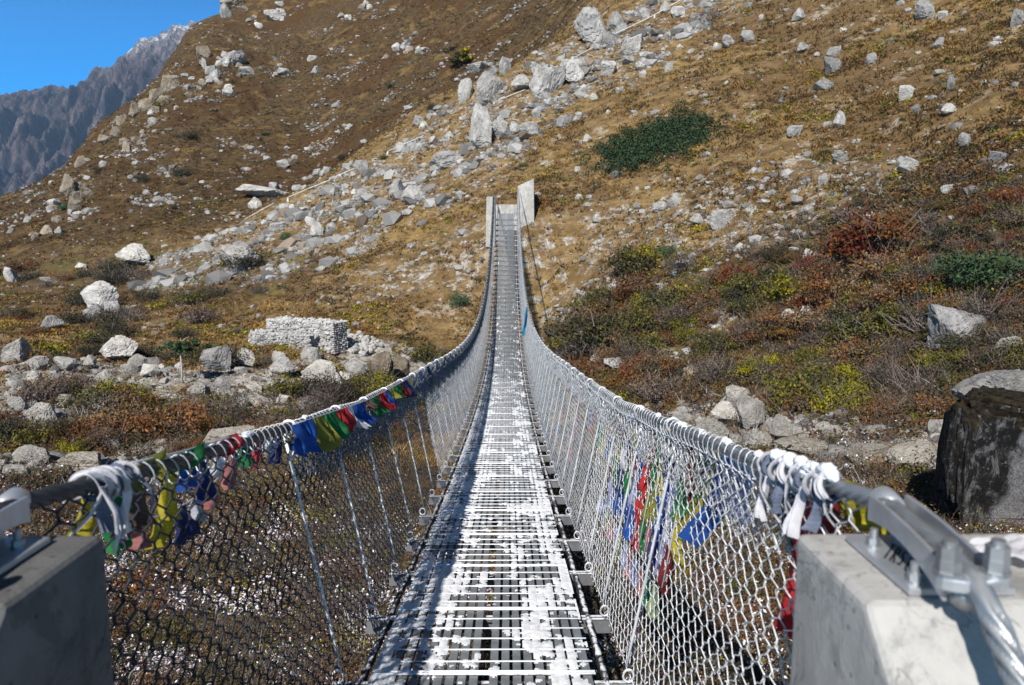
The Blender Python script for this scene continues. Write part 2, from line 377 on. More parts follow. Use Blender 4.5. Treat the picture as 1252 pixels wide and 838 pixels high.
COLS = {
 -1.2: [(1,-2.4),(5,-3.2),(8,-3.9),(12,-4.5),(18,-4.9),(26,-5.2),(34,-5.4),(50,-5.3),(70,-5),(90,-4),(110,-6),(150,-20),(250,-50),(420,-60)],
 -.7: [(1,-2.4),(5,-3.2),(8,-4.0),(12,-4.6),(18,-5.0),(26,-5.2),(34,-5.3),(50,-5.0),(70,-4),(85,-.5),(105,4.6),(117,6.6),(135,2),(160,-8),(250,-40),(420,-60)],
 -.5: [(1,-2.4),(5,-3.4),(8,-4.2),(12,-4.9),(18,-5.4),(26,-5.6),(36,-5.7),(50,-5.2),(65,-3.5),(80,.5),(100,8),(125,17),(150,27.5),(168,29.5),(200,22),(300,-20),(420,-50)],
 -.4: [(1,-2.4),(5,-3.4),(8,-4.25),(12,-4.95),(18,-5.55),(26,-5.85),(36,-5.8),(46,-5.1),(58,-3.1),(68,-1.2),(76,.6),(84,1.9),(96,6),(120,17),(150,32),(180,48.5),(215,60),(260,57),(420,30)],
 -.3: [(1,-2.4),(5,-3.4),(8,-4.3),(12,-5),(18,-5.7),(26,-6.1),(34,-5.9),(42,-5),(50,-3.8),(60,-1.5),(70,1.5),(82,5.3),(92,5.6),(100,7),(120,15),(150,30),(190,52),(220,72),(300,118),(420,140)],
 -.1: [(1,-2.4),(5,-3.4),(12,-5.2),(18,-6),(26,-6.9),(33,-7.4),(40,-6.9),(44,-6.0),(48,-3.6),(51.5,-.9),(54,.6),(62,4),(75,9.5),(90,17),(100,18.5),(110,20.5),(125,26),(150,40),(175,56),(300,125),(420,160)],
 .02: [(1,-2.4),(5,-3.2),(12,-5),(18,-5.9),(26,-6.7),(32,-7.4),(38,-7.5),(41,-7.2),(44,-6.4),(46,-5.0),(48,-2.6),(49.4,.5),(50,1.2),(53,3),(60,6.2),(70,11.5),(85,20.5),(95,22.5),(110,27),(130,37),(145,46),(300,128),(420,165)],
 .15: [(1,-2.4),(5,-3),(10,-4.4),(16,-5.2),(22,-5.7),(28,-5.9),(34,-4.9),(40,-3.0),(44,-1.0),(48,2.1),(58,8),(70,14.8),(85,24),(100,33.5),(300,135),(420,170)],
 .3: [(1,-2.3),(4,-2.6),(8,-3.6),(12,-4.2),(17,-4.6),(22,-4.9),(26,-4.2),(32,-1.9),(38,.7),(45,4.2),(55,9.8),(68,17.6),(80,25),(300,150),(420,180)],
 .5: [(1,-2.2),(4,-2.4),(7,-3),(10,-3.5),(14,-3.9),(18,-4.1),(22,-3.3),(27,-1.2),(33,1.5),(40,5.2),(50,11),(62,18.3),(300,155),(420,190)],
 .7: [(1,-2.1),(4,-2.25),(7,-2.9),(10,-3.2),(14,-3.3),(18,-2.3),(22,-.6),(28,2.4),(36,7),(46,13),(60,21.5),(300,160),(420,195)],
 1.2: [(1,-2),(4,-2),(7,-2.2),(10,-2),(14,-1.4),(18,.6),(22,2.8),(28,6),(36,11),(46,17.5),(60,26),(300,170),(420,205)],
}
NYG = 700; LY = np.linspace(math.log(1), math.log(420), NYG)
_tk = sorted(COLS); _tab = np.array([pychip(np.log([a for a, b in COLS[t]]), np.array([b for a, b in COLS[t]], float), LY) for t in _tk])
TG = np.linspace(-1.2, 1.2, 481); TAB = pychip(np.array(_tk), _tab, TG)
# light smoothing across columns
for _ in range(6): TAB[1:-1] = .25*TAB[:-2]+.5*TAB[1:-1]+.25*TAB[2:]
def Hbase(x, y):
    x = np.asarray(x, float); y = np.asarray(y, float)
    yy = np.clip(y, 1.0, 419.9); t = np.clip((x-CX)/np.maximum(yy, 2.5), -1.199, 1.199)
    a = (t+1.2)/2.4*480; i = np.floor(a).astype(int); fa = a-i
    b = np.log(yy)/LY[-1]*(NYG-1); j = np.clip(np.floor(b).astype(int), 0, NYG-2); fb = b-j
    return (TAB[i, j]*(1-fb)+TAB[i, j+1]*fb)*(1-fa) + (TAB[i+1, j]*(1-fb)+TAB[i+1, j+1]*fb)*fa
def Hnoise(x, y):
    y = np.asarray(y, float); x = np.asarray(x, float)
    k = sstep(6, 40, y)
    n = fbm(x/9, y/9, 3)*.55*k + fbm(x/2.1+40, y/2.1, 3)*.2*(.35+.65*k)
    kf = sstep(90, 150, y)
    n = n + kf*(fbm(x/26+3, y/26, 4)*2.4 + (np.abs(fbm(x/13, y/20+7, 4))-.25)*-2.4 + fbm(x/4.5, y/4.5+4, 3)*.55)
    n = n + k*(1-.5*kf)*(.11*perlin((x*.76-y*.65)/5, Hbase(x, y)*1.5)+.10*fbm(x/.95+7, y/.95, 2))
    n = n*(1-.8*np.exp(-((x/3.0)**2 + ((y-50)/5)**2)))
    return n
def H(x, y): return Hbase(x, y)+Hnoise(x, y)

def ray(px, py):
    u, v = (px-626)/FPX, (py-419)/FPX
    d = np.array([u, CP - v*SP, -SP - v*CP]); c, s = math.cos(YAW), math.sin(YAW)
    return np.array([d[0]*c-d[1]*s, d[0]*s+d[1]*c, d[2]])
_ys = np.exp(np.linspace(math.log(3), math.log(400), 4000))
def hit(px, py, ymin=3):
    d = ray(px, py); ys = _ys[_ys >= ymin]
    k = ys/d[1]; xs = CX+k*d[0]; zs = k*d[2]; g = H(xs, ys)
    i = int(np.argmax(g >= zs)) if (g >= zs).any() else len(ys)-1
    return np.array([xs[i], ys[i], g[i]])
def project(P):
    P = np.asarray(P, float); x = P[..., 0]-CX; y = P[..., 1]; z = P[..., 2]
    c, s = math.cos(-YAW), math.sin(-YAW); xr = x*c-y*s; yr = x*s+y*c
    dep = yr*CP - z*SP; v = -(z*CP + yr*SP)
    return 626+FPX*xr/dep, 419+FPX*v/dep, dep

# visibility table (coarse): running maximum of elevation
_vt = np.linspace(-1.1, 1.1, 441); _vy = np.exp(np.linspace(math.log(2), math.log(419), 900))
_vh = H(CX+_vt[:, None]*_vy[None], np.broadcast_to(_vy, (441, 900)))/_vy[None]
_vc = np.maximum.accumulate(_vh, axis=1)
def visible(x, y, lift=.4):
    t = (x-CX)/y; i = np.clip(np.rint((t+1.1)/2.2*440).astype(int), 0, 440)
    j = np.clip((np.log(y/2)/math.log(419/2)*899).astype(int)-1, 0, 899)
    return (H(x, y)+lift)/y >= _vc[i, j]

def polyband(pts):
    return np.array([(*hit(a, b)[:2], r) for a, b, r in pts])
def bandmask(x, y, B):
    best = np.full(np.shape(x), 0.0)
    for i in range(len(B)-1):
        a, b = B[i], B[i+1]; d = b[:2]-a[:2]; L2 = d@d+1e-9
        t = np.clip(((x-a[0])*d[0]+(y-a[1])*d[1])/L2, 0, 1)
        dist = np.hypot(x-a[0]-t*d[0], y-a[1]-t*d[1]); r = a[2]+(b[2]-a[2])*t
        best = np.maximum(best, sstep(1.25, .6, dist/r))
    return best
SCREE = [polyband([(250,300,5),(330,275,6),(400,248,7),(470,215,8.5),(530,185,9.5),(600,140,10),(660,105,9),(720,75,8.5),(790,40,8),(860,2,7)])]
SCREE2 = [polyband([(-60,500,3.5),(30,515,3),(110,455,3),(200,470,3),(300,480,3.4),(380,460,3.5),(490,445,3)]),
          polyband([(-60,585,2.2),(40,575,2),(140,575,1.6),(300,545,1.8)]),
          polyband([(850,520,2.4),(940,535,2.2),(1050,548,2.0),(1170,540,2.0)])]
SCREE4 = [polyband([(200,335,4),(330,315,6),(450,270,7),(520,235,6),(590,205,4)])]
SCREE3 = [polyband([(700,330,4),(780,300,5),(870,275,6),(960,240,6)]), polyband([(470,340,3),(540,310,3.5),(590,300,3)]),
          polyband([(760,470,1.6),(820,430,2),(870,400,1.6)]), polyband([(650,340,2),(690,390,2)])]
HEATH = [polyband([(690,420,4),(780,395,4),(880,360,4),(960,310,4),(1050,290,5),(1150,280,5),(1300,260,6)]),
         polyband([(850,450,4),(960,430,4),(1060,420,5),(1160,400,5),(1300,390,6)]),
         polyband([(-80,370,12),(60,350,12),(200,350,8),(330,340,5)]), polyband([(60,530,3.4),(200,520,3.4),(330,520,3.2),(440,500,3.5),(520,450,3.5)])]
def zones(x, y):
    s = np.zeros(np.shape(x)); h = np.zeros(np.shape(x))
    for b in SCREE: s = np.maximum(s, bandmask(x, y, b)*.40)
    for b in SCREE4: s = np.maximum(s, bandmask(x, y, b)*.36)
    for b in SCREE2: s = np.maximum(s, bandmask(x, y, b)*.85)
    for b in SCREE3: s = np.maximum(s, bandmask(x, y, b)*.42)
    for b in HEATH: h = np.maximum(h, bandmask(x, y, b)*.85)
    h = np.maximum(h, sstep(17, 12, y)*.9)
    t = (x-CX)/np.maximum(y, 2)
    yb = np.interp(t, [-1.2, -.5, -.3, -.1, .02, .15, .3], [70, 74, 84, 93, 92, 105, 400])
    f = sstep(0, 1, (y-yb)/10)
    return s, h*(1-s*.9), f

def build_ground():
    nu = 760
    tu = np.linspace(-1.18, 1.18, nu)
    rows = np.concatenate([np.linspace(-10, .5, 8), np.exp(np.linspace(math.log(1), math.log(14), 190))[:-1], np.exp(np.linspace(math.log(14), math.log(200), 640))[:-1], np.exp(np.linspace(math.log(200), math.log(419), 90)), [700, 1500, 3000]])
    Y = np.repeat(rows[:, None], nu, 1); X = CX+tu[None]*(np.maximum(Y, 1)+np.maximum(0, 12-.5*np.maximum(Y, 0)))
    Z = np.where(Y < 1, Hbase(X, np.full_like(Y, 1.0)), H(X, np.clip(Y, 1, 419)))
    Z = np.where(Y > 419, -60+0*Z, Z); Z = np.where((Y > 300) & (Y <= 419), Z + 0, Z)
    s, h, f = zones(X, np.maximum(Y, 1))
    V = np.stack([X, Y, Z], -1).reshape(-1, 3); nr = len(rows)
    i = (np.arange(nr-1)[:, None]*nu+np.arange(nu-1)[None]).ravel()
    F = np.stack([i, i+1, i+nu+1, i+nu], -1)
    me = np_mesh('hillside_ground', V, F, True)
    a = me.attributes.new('zones', 'FLOAT_COLOR', 'POINT')
    a.data.foreach_set('color', np.stack([s, h, f, np.ones_like(s)], -1).astype(np.float32).ravel())
    o = link('hillside_ground', me, M['ground']); tag(o, 'steep brown grass hillside and ravine floor under the footbridge', 'hillside', kind='structure')
build_ground()

def build_mountain():
    sk = [(-420,175),(-250,150),(-120,138),(-40,131),(0,126),(30,122),(62,116),(85,118),(104,112),(118,98),(140,88),(155,79),(172,60),(197,54),(212,42),(224,43),(236,34),(248,46),(275,70),(330,110),(420,150),(560,190)]
    px = np.array([a for a, b in sk], float); py = np.array([b for a, b in sk], float)-9
    nu, nv = 620, 260
    pxs = np.linspace(px[0], px[-1], nu); pys = np.interp(pxs, px, py)
    pys = pys + fbm(pxs/14, pxs*0+3.3, 5, gain=.62)*6-np.abs(fbm(pxs/5, pxs*0+8.3, 3))*3
    Yc = 3300.0
    crest = np.array([ray(a, b) for a, b in zip(pxs, pys)]); k = Yc/crest[:, 1]; hx = CX+crest[:, 0]*k; hz = crest[:, 2]*k
    w = np.linspace(0, 1.25, nv)                         # 0 foot, 1 crest, >1 back slope
    Yv = 1900+w*(Yc-1900)
    X = hx[None, :]*(.8+.2*np.minimum(w, 1.25)[:, None]); Yg = np.repeat(Yv[:, None], nu, 1)
    prof = np.where(w < 1, .55*w+.45*w**2.2, 1-(w-1)*2.2)
    base = -60.0
    Z = base+(hz[None]-base)*prof[:, None]
    rid = 1-2*np.abs(fbm(X/170+.0004*Yg, Yg/1000+2, 5)); rid2 = fbm(X/60, Yg/160, 4)
    rid3 = 1-2*np.abs(fbm(X/70+3, Yg/230, 5))
    Z = Z+(rid*135+rid2*40+rid3*75)*(np.sin(np.clip(w, 0, 1)*math.pi)**.8)[:, None]
    V = np.stack([X, Yg, Z], -1).reshape(-1, 3)
    i = (np.arange(nv-1)[:, None]*nu+np.arange(nu-1)[None]).ravel()
    o = link('distant_mountain', np_mesh('distant_mountain', V, np.stack([i, i+1, i+nu+1, i+nu], -1), True), M['mountain'])
    tag(o, 'distant blue grey rocky mountain ridge with thin snow near its summit', 'mountain', kind='structure')
build_mountain()

# ------------------------------------------------------------------ rocks
def ico(sub):
    bm = bmesh.new(); bmesh.ops.create_icosphere(bm, subdivisions=sub, radius=1)
    V = np.array([v.co[:] for v in bm.verts]); F = np.array([[v.index for v in f.verts] for f in bm.faces]); bm.free(); return V, F
ICO = {k: ico(k) for k in (1, 2, 3, 4, 5)}
def noise3(V, sc, seed):
    return (fbm(V[:, 0]*sc+seed, V[:, 1]*sc+V[:, 2]*sc*.7, 4)+fbm(V[:, 2]*sc-seed, V[:, 0]*sc*.8+V[:, 1]*sc*.5+5, 4))
def rock_shape(seed, sub, ncut=16, lo=.5, hi=.92, rough=.06, blk=0):
    r = np.random.default_rng(seed); V, F = ICO[sub]; V = V.copy()
    if blk: V = np.sign(V)*np.abs(V)**(1-blk)
    for _ in range(ncut):
        n = r.normal(size=3); n /= np.linalg.norm(n); d = r.uniform(lo, hi)*(1+.45*blk)
        k = V@n-d; V = V-np.maximum(k, 0)[:, None]*n[None]*.97
    V = V*(1+rough*noise3(V, 2.2, seed)[:, None]+rough*.5*noise3(V, 6, seed+9)[:, None])
    return V/np.abs(V).max(0)[None], F
ROCKS = []
for k in range(10):
    V, F = rock_shape(100+k, 5, 12+k % 5*3, .42, .92, .05, .3 if k % 2 else 0)
    nn = noise3(V, 3.1, 40+k); V = V*(1-.10*np.exp(-(nn/.09)**2)+.035*noise3(V, 9, 60+k)+.007*noise3(V, 22, 80+k))[:, None]; V = V/np.abs(V).max(0)[None]
    ROCKS.append((V, F))
ROCKME = {}
def rock_me(k, m):
    if (k, m) not in ROCKME:
        me = np_mesh('rock_shape', *ROCKS[k], smooth=False); me.materials.append(M[m]); ROCKME[(k, m)] = me
    return ROCKME[(k, m)]
ROCKXY = []
def rock_at(px, py, w, h, m='rock', k=None, name='boulder', label=None, group=None, cat='boulder', deep=.8, tilt=.25, sink=.24, lift=0, ymin=3):
    P = hit(px, py, ymin); dep = project(P)[2]; s = dep/FPX
    k = random.randrange(10) if k is None else k
    o = link(name, rock_me(k, m)); W, Hh = w*s/2, h*s/2
    q_ = random.uniform(.85, 1.2); o.scale = (W, W*deep*q_, Hh*(1+sink)); o.rotation_euler = (random.uniform(-.1, .1), random.uniform(-1, 1)*tilt, random.choice((0, math.pi))+random.uniform(-.3, .3))
    o.location = (P[0], P[1]+W*deep*.35, P[2]+Hh*(1-1.15*sink)+lift); ROCKXY.append((P[0], P[1], W))
    tag(o, label or 'grey boulder on the hillside', cat, group); return o

G_SCREE = 'big boulders along the scree spur'
HERO = [
 # left valley side
 (163,326,46,29,'pale',2,'pale wedge shaped boulder highest on the left valley floor'),
 (291,331,52,30,'pale',4,'pale long boulder on brown slope above the gabion wall, left of the scree'),
 (121,379,46,36,'rock',1,'tall grey boulder in dark heath with smaller boulder leaning on its right'),
 (139,388,22,22,'rock',6,'smaller grey boulder leaning on right side of the tall heath boulder'),
 (111,392,28,19,'rock',3,'low grey boulder in front of the tall heath boulder'),
 (61,403,30,17,'rock',5,'small flat topped boulder half sunk in the dark heath'),
 (17,446,38,34,'pale',7,'angular boulder at the left frame edge with shaded right side'),
 (139,442,55,30,'pale',8,'bright white rounded boulder standing behind the left stony streambed'),
 (388,291,20,22,'rock',9,'upright grey boulder below the white pipe on the lower scree'),
 (405,284,15,15,'rock',0,'small boulder touching right side of the upright grey boulder'),
 (503,250,38,24,'rock',2,'dark bellied boulder low in the scree left of the bridge head'),
 (485,240,20,22,'rock',5,'tilted boulder left of the dark bellied scree boulder'),
 (320,241,60,14,'rock',3,'long low rock slab on crest of spur above the white pipe'),
 (336,285,26,14,'rock',6,'low grey boulder beside the dark green bush under the pipe'),
 (12,345,16,22,'rock',7,'narrow upright rock at left frame edge on the brown slope'),
 (64,347,34,6,'pale',1,'flat white streak of rock lying on dark heath at left'),
 (100,330,14,8,'pale',3,'small white stone beside a flat white streak of rock'),
 # scree spur, upper
 (568,124,20,30,'rock',1,'leaning slab boulder at left end of spur top boulder row'),
 (594,130,42,46,'rock',8,'largest slanted slab boulder on spur top below the small tree'),
 (617,90,21,22,'rock',6,'rounded boulder perched on top of the slanted slab boulder'),
 (584,88,26,12,'darkrock',4,'low dark boulder behind the slanted slab near small tree'),
 (637,112,26,21,'rock',2,'square pale boulder right of the largest slanted slab'),
 (668,118,44,42,'rock',3,'broad cracked outcrop boulder in middle of the upper scree'),
 (698,100,34,30,'rock',5,'right hand cracked outcrop boulder under the white pipe'),
 (662,98,30,20,'rock',7,'boulder wedged above the broad cracked outcrop'),
 (590,182,36,58,'rock',9,'tall fin shaped boulder leaning right in mid scree'),
 (612,160,24,18,'rock',0,'upper boulder of trio at right of tall fin boulder'),
 (617,170,24,15,'darkrock',4,'dark lower boulder of trio at right of tall fin boulder'),
 (628,166,16,18,'rock',2,'end boulder of trio at right of tall fin boulder'),
 (548,203,52,20,'rock',5,'long low boulder below the tall fin boulder'),
 (567,212,22,10,'rock',6,'flat boulder under the long low scree boulder'),
 (645,166,28,18,'rock',1,'boulder on grass right of scree trio'),
 (690,155,22,16,'rock',3,'pale leaning boulder at scree edge above green shrub'),
 (657,146,14,14,'rock',8,'small pale cube boulder in mid scree'),
 (722,50,44,44,'darkrock',5,'dark tilted slab at top of the spur beneath sky side hill'),
 (752,38,24,24,'rock',2,'light broken slab right of the dark tilted slab'),
 (745,58,26,16,'darkrock',9,'dark boulder touching the lower end of the white pipe rail'),
 (775,64,34,24,'rock',7,'light outcrop boulder below the white pipe rail'),
 (745,92,22,18,'rock',4,'grey boulder below end of white pipe rail'),
 (783,85,20,12,'rock',1,'slanting slab on grass at lower right edge of upper scree'),
 (770,78,20,10,'rock',6,'small slanting slab behind the grass edge slab'),
 (828,22,22,16,'rock',8,'boulder at top edge beside end of the white pipe'),
 (862,30,16,12,'darkrock',3,'dark boulder by brown bush at top of the slope'),
 # right slope
 (1135,22,26,26,'darkrock',1,'dark grey boulder nearest the top edge on right slope'),
 (1153,23,14,10,'rock',4,'low boulder touching right side of the dark top boulder'),
 (1246,31,20,20,'rock',6,'boulder cut by the right frame edge near the top'),
 (977,27,16,18,'rock',2,'pale upright rock on right slope near the top edge'),
 (890,58,20,16,'rock',5,'whitish weathered rock left of a leaning grey slab'),
 (914,53,20,18,'rock',8,'leaning grey slab on the upper right slope'),
 (983,64,17,13,'darkrock',9,'dark boulder under a green tussock on upper slope'),
 (1020,70,17,14,'rock',3,'speckled boulder at head of line of three rocks'),
 (1016,90,22,24,'darkrock',7,'dark slab in the middle of line of three rocks'),
 (1008,110,24,16,'rock',0,'flat pale boulder at foot of line of three rocks'),
 (1064,78,16,14,'rock',1,'paired small boulders one above other on upper right slope'),
 (1149,58,14,12,'rock',5,'small pale rock among gravel below the dark top boulder'),
 (1108,124,20,20,'pale',4,'bright angular boulder standing right of mid slope'),
 (1163,108,13,18,'darkrock',6,'upright dark rock beyond the bright angular boulder'),
 (1160,142,20,16,'pale',2,'pale broken boulder below the upright dark rock'),
 (1120,138,12,10,'darkrock',8,'small dark boulder left of pale broken boulder'),
 (1028,155,16,20,'rock',9,'pointed grey boulder on middle of the right slope'),
 (1012,157,12,10,'rock',3,'small boulder left of the pointed grey boulder'),
 (974,166,20,16,'rock',7,'grey boulder split in two left of the pointed boulder'),
 (1182,180,16,20,'darkrock',1,'dark rounded boulder on yellow green slope at right'),
 (1027,198,22,15,'rock',5,'pale boulder lying in brown grass, mid right slope'),
 (1111,210,24,21,'pale',0,'largest speckled boulder above the golden grass patch'),
 (1221,198,22,12,'darkrock',4,'dark low boulder with moss at right above the golden grass'),
 (1007,227,14,15,'rock',8,'small upright boulder in the gravelly patch'),
 (880,280,31,26,'rock',6,'big rounded grey boulder at foot of right slope'),
 (852,276,18,15,'rock',2,'pale block just left of the big rounded grey boulder'),
 (825,252,22,14,'pale',9,'pale angular boulder left of block beside rounded boulder'),
 (806,258,20,12,'rock',1,'flat grey stone left of the pale angular boulder'),
 (975,250,18,12,'rock',3,'flattish boulder between two bushes in the gravel'),
 (1160,236,16,12,'rock',7,'grey rock half buried beside the golden grass'),
 (714,372,18,16,'rock',5,'slanted grey boulder near the bridge shadow'),
 (753,358,22,14,'pale',8,'pale boulder in short grass right of slanted boulder'),
 (836,325,22,8,'pale',4,'long white rock lying flat in grass, right middle'),
 (826,340,14,12,'rock',2,'grey rock below the long white rock'),
 (848,318,12,12,'darkrock',0,'dark little boulder at end of the long white rock'),
 (990,320,18,17,'pale',9,'white pyramid boulder at upper edge of dark shrubs'),
 (1165,424,74,60,'darkrock',7,'large lichened boulder sunk in grey shrubs at right'),
 (1235,440,44,28,'rock',6,'broad boulder in shrubs at right frame edge'),
 (972,402,30,26,'pale',1,'cream boulder with dark shadow in the shrub belt'),
 (986,390,20,16,'rock',5,'grey boulder behind the cream boulder in shrub belt'),
 (752,453,32,18,'rock',7,'grey boulder in brown twigs beside right handrail'),
 (728,447,14,14,'pale',2,'white stone left of boulder beside right handrail'),
 # pale stones by the stream, right
 (868,545,48,40,'pale',0,'big rounded stone against right handrail mesh'),
 (900,500,34,28,'pale',4,'top stone of the pale stream boulder pile'),
 (885,520,34,30,'pale',2,'middle left stone of the pale stream pile'),
 (917,528,42,44,'pale',8,'tallest central stone of the pale stream pile'),
 (958,540,32,34,'pale',9,'rounded speckled stone on right of the pale stream pile'),
 (932,550,38,22,'pale',6,'front stone of the pale stream pile'),
 (990,555,74,18,'flatrock',5,'long smooth tan slab in the right streambed'),
 (1062,570,54,28,'flatrock',3,'smooth pale slab behind the anchor block saddle'),
 (1128,572,72,30,'flatrock',1,'broad grey slab beside the huge stained boulder'),
 (1150,532,24,22,'pale',7,'white block standing behind the broad grey slab'),
 (1018,540,28,20,'pale',4,'pale stone behind the long tan slab'),
 (1072,535,34,18,'pale',0,'flat pale stone under shrubs above streambed'),
 (1010,532,24,16,'pale',2,'small pale stone at back of right streambed'),
 # left streambed
 (470,470,34,42,'tanrock',8,'tan split boulder left half, by the left handrail'),
 (490,466,24,34,'tanrock',3,'tan split boulder right half, by the left handrail'),
 (435,462,30,22,'rock',1,'grey stone behind the tan split boulder'),
 (270,556,75,32,'flatrock',6,'smooth tan slab just above the left handrail'),
 (345,462,34,26,'rock',2,'long grey boulder under the gabion wall'),
 (395,475,56,32,'pale',5,'wide pale boulder right of the stone row'),
 (262,455,40,30,'darkrock',4,'black faced boulder in left stone row'),
 (300,450,32,24,'pale',9,'pale boulder next to the black faced boulder'),
 (310,480,24,14,'pale',0,'clean white stone in front of the left stone row'),
 (335,478,20,16,'pale',7,'white triangular stone next to the clean white stone'),
 (245,492,34,26,'pale',8,'pitted stone at left end of front stone row'),
 (185,462,24,18,'pale',3,'pair stone left of the small white trunked tree'),
 (160,458,22,16,'pale',6,'low pale stone behind left dark shrubs'),
 (45,452,28,18,'pale',1,'low stone right of angular left edge boulder'),
 (80,454,34,16,'pale',4,'second low stone in the left stone row'),
 (110,452,22,18,'rock',2,'grey stone under the bright white rounded boulder'),
 (50,520,40,26,'pale',5,'pale stone leading the left gully'),
 (20,505,24,24,'pale',7,'rounded pale stone at left edge of gully'),
 (38,570,54,24,'pale',9,'large flat pale stone above left anchor block'),
 (95,575,60,26,'flatrock',0,'rounded white boulder just above the left saddle'),
 (15,590,40,22,'pale',3,'pale stone at left frame edge above the saddle'),
]
for (px, py, w, h, m, k, lab) in HERO: rock_at(px, py, w, h, m, k, label=lab, sink=.1 if py > 440 else (.4 if 'lichened' in lab else .22))
# skyline outcrops on the far hill
OUT = [(205,112,26,22),(190,124,20,18),(178,136,22,16),(165,142,18,16),(140,170,18,16),(128,176,16,12),(84,240,18,28),(92,250,18,16),(284,10,30,22),(275,22,14,22),(335,26,30,18),(284,78,30,16),(262,98,20,14),(300,92,24,14),(280,118,16,10),(347,92,16,9),(386,90,12,9),(250,85,8,16),(380,75,14,8),(345,205,18,13),(65,255,16,12)]
for i, (px, py, w, h) in enumerate(OUT):
    rock_at(px, py, w, h, 'tanrock' if i < 9 else 'rock', None, name='outcrop_rock', cat='rock outcrop', label='weathered tan rock cropping out along the far hill skyline' if i < 9 else 'grey rock cropping out of the brown far hill', group='skyline rock outcrops' if i < 9 else 'rocks on the far hill', sink=.3)
RIB = [(286,4),(262,60),(215,102),(190,132),(165,152),(140,172),(104,200),(86,238),(62,268),(20,300)]
for _ in range(46):
    i = random.randrange(len(RIB)-1); f_ = random.random(); a_, b_ = RIB[i], RIB[i+1]
    w_ = random.choice((6, 8, 11, 15, 20)); rock_at(a_[0]+(b_[0]-a_[0])*f_+random.gauss(6, 8), a_[1]+(b_[1]-a_[1])*f_+random.gauss(6, 9), w_, w_*random.uniform(.4, .85), random.choice(('tanrock', 'tanrock', 'rock')), None, name='outcrop_rock', cat='rock outcrop', label='weathered tan rock cropping out along the far hill skyline', group='skyline rock outcrops', sink=.6)
for cx_, cy_, n_ in ((285, 78, 12), (272, 102, 8), (335, 20, 8), (440, 20, 6), (490, 65, 8), (345, 195, 6)):
    for _ in range(n_):
        w_ = random.uniform(5, 14); rock_at(cx_+random.gauss(0, 14), cy_+random.gauss(0, 6), w_, w_*.65, random.choice(('rock', 'rock', 'tanrock', 'pale')), None, name='outcrop_rock', cat='rock outcrop', label='grey rock cropping out of the brown far hill', group='rocks on the far hill', sink=.3)
# the remaining larger rocks, one by one, up to about 300 in all
def scatter_rocks(n, region, wr, m, label, group):
    c = 0; tries = 0
    while c < n and tries < n*30:
        tries += 1
        px, py = region(); P = hit(px, py)
        if abs(P[0]) < 1.4 and P[1] < 54: continue
        if any((P[0]-a)**2+(P[1]-b)**2 < (r*.9)**2 for a, b, r in ROCKXY): continue
        w = random.uniform(*wr)*random.uniform(.6, 1.1)
        rock_at(px, py, w, w*random.uniform(.5, .9), random.choice(m), None, name='rock', cat='rock', label=label, group=group, sink=.5); c += 1
def inband(x0, y0, x1, y1, hw):
    def f():
        t = random.random(); return x0+(x1-x0)*t, y0+(y1-y0)*t+random.uniform(-hw, hw)
    return f
scatter_rocks(75, inband(300, 290, 850, 30, 42), (9, 19), ['rock', 'rock', 'pale'], 'grey rock of the scree spur left of and above the bridge head', 'rocks on the scree spur')
scatter_rocks(55, lambda: (random.uniform(700, 1250), random.uniform(10, 300)), (6, 13), ['rock', 'darkrock', 'pale'], 'small rock half buried in tan grass of the right hillside', 'small rocks on the right hillside')
scatter_rocks(30, inband(0, 480, 460, 465, 30), (12, 26), ['pale', 'pale', 'rock'], 'pale stone in the left streambed rubble', 'stones in the left streambed')

def mega_rocks(name, label, cat, n, sampler, size, m, sub=1):
    protos = []
    for k in range(8): protos.append(rock_shape(300+k, sub, 8, .5, .9, .05, .2)[0])
    F = ICO[sub][1]; nv = len(protos[0])
    X, Y = sampler(n); n = len(X); S = size(X, Y, n)
    Z = H(X, Y); k = RNG.integers(0, 8, n); PV = np.array(protos)[k]
    a = RNG.uniform(0, 2*math.pi, n); c, s = np.cos(a), np.sin(a)
    PV = PV*np.stack([S, S*RNG.uniform(.6, 1, n), S*RNG.uniform(.4, .8, n)], -1)[:, None, :]
    W = np.empty_like(PV); W[..., 0] = PV[..., 0]*c[:, None]-PV[..., 1]*s[:, None]; W[..., 1] = PV[..., 0]*s[:, None]+PV[..., 1]*c[:, None]; W[..., 2] = PV[..., 2]
    W += np.stack([X, Y, Z+S*.02], -1)[:, None, :]
    FF = (F[None]+(np.arange(n)*nv)[:, None, None]).reshape(-1, 3)
    g = RNG.uniform(.1, .4, n); tint = np.stack([g*1.0, g*.965, g*.92], -1)
    br = RNG.random(n) < .15; tint[br] *= np.array([.75, .6, .45])
    col = np.repeat(tint, nv, 0)
    o = link(name, np_mesh(name, W.reshape(-1, 3), FF, False, col), m); tag(o, label, cat, kind='stuff'); return o
def samp_view(y0, y1, t0, t1, accept):
    def f(n):
        xs, ys = [], []; tot = 0
        while tot < n:
            t = RNG.uniform(t0, t1, n*3); y = np.exp(RNG.uniform(math.log(y0), math.log(y1), n*3)); x = CX+t*y
            ok = visible(x, y, .5) & (RNG.random(n*3) < accept(x, y)) & ~((np.abs(x) < 1.5) & (np.abs(y-51) < 3)) & ~((np.abs(x) < 1.9) & (y < 2))
            xs.append(x[ok]); ys.append(y[ok]); tot += int(ok.sum())
        return np.concatenate(xs)[:n], np.concatenate(ys)[:n]
    return f
t = NT('rubble_stone'); a = t.n('ShaderNodeAttribute', attribute_name='tint'); w = t.coord('world')
M['rubble'] = t.done(t.mix(t.math('MULTIPLY', t.step(t.noise(w, 9, 4, .7), .5, .7), .5), a.outputs['Color'], (.09, .085, .08)), .92, 0, t.bump(t.noise(w, 14, 4, .7), .5, .05))
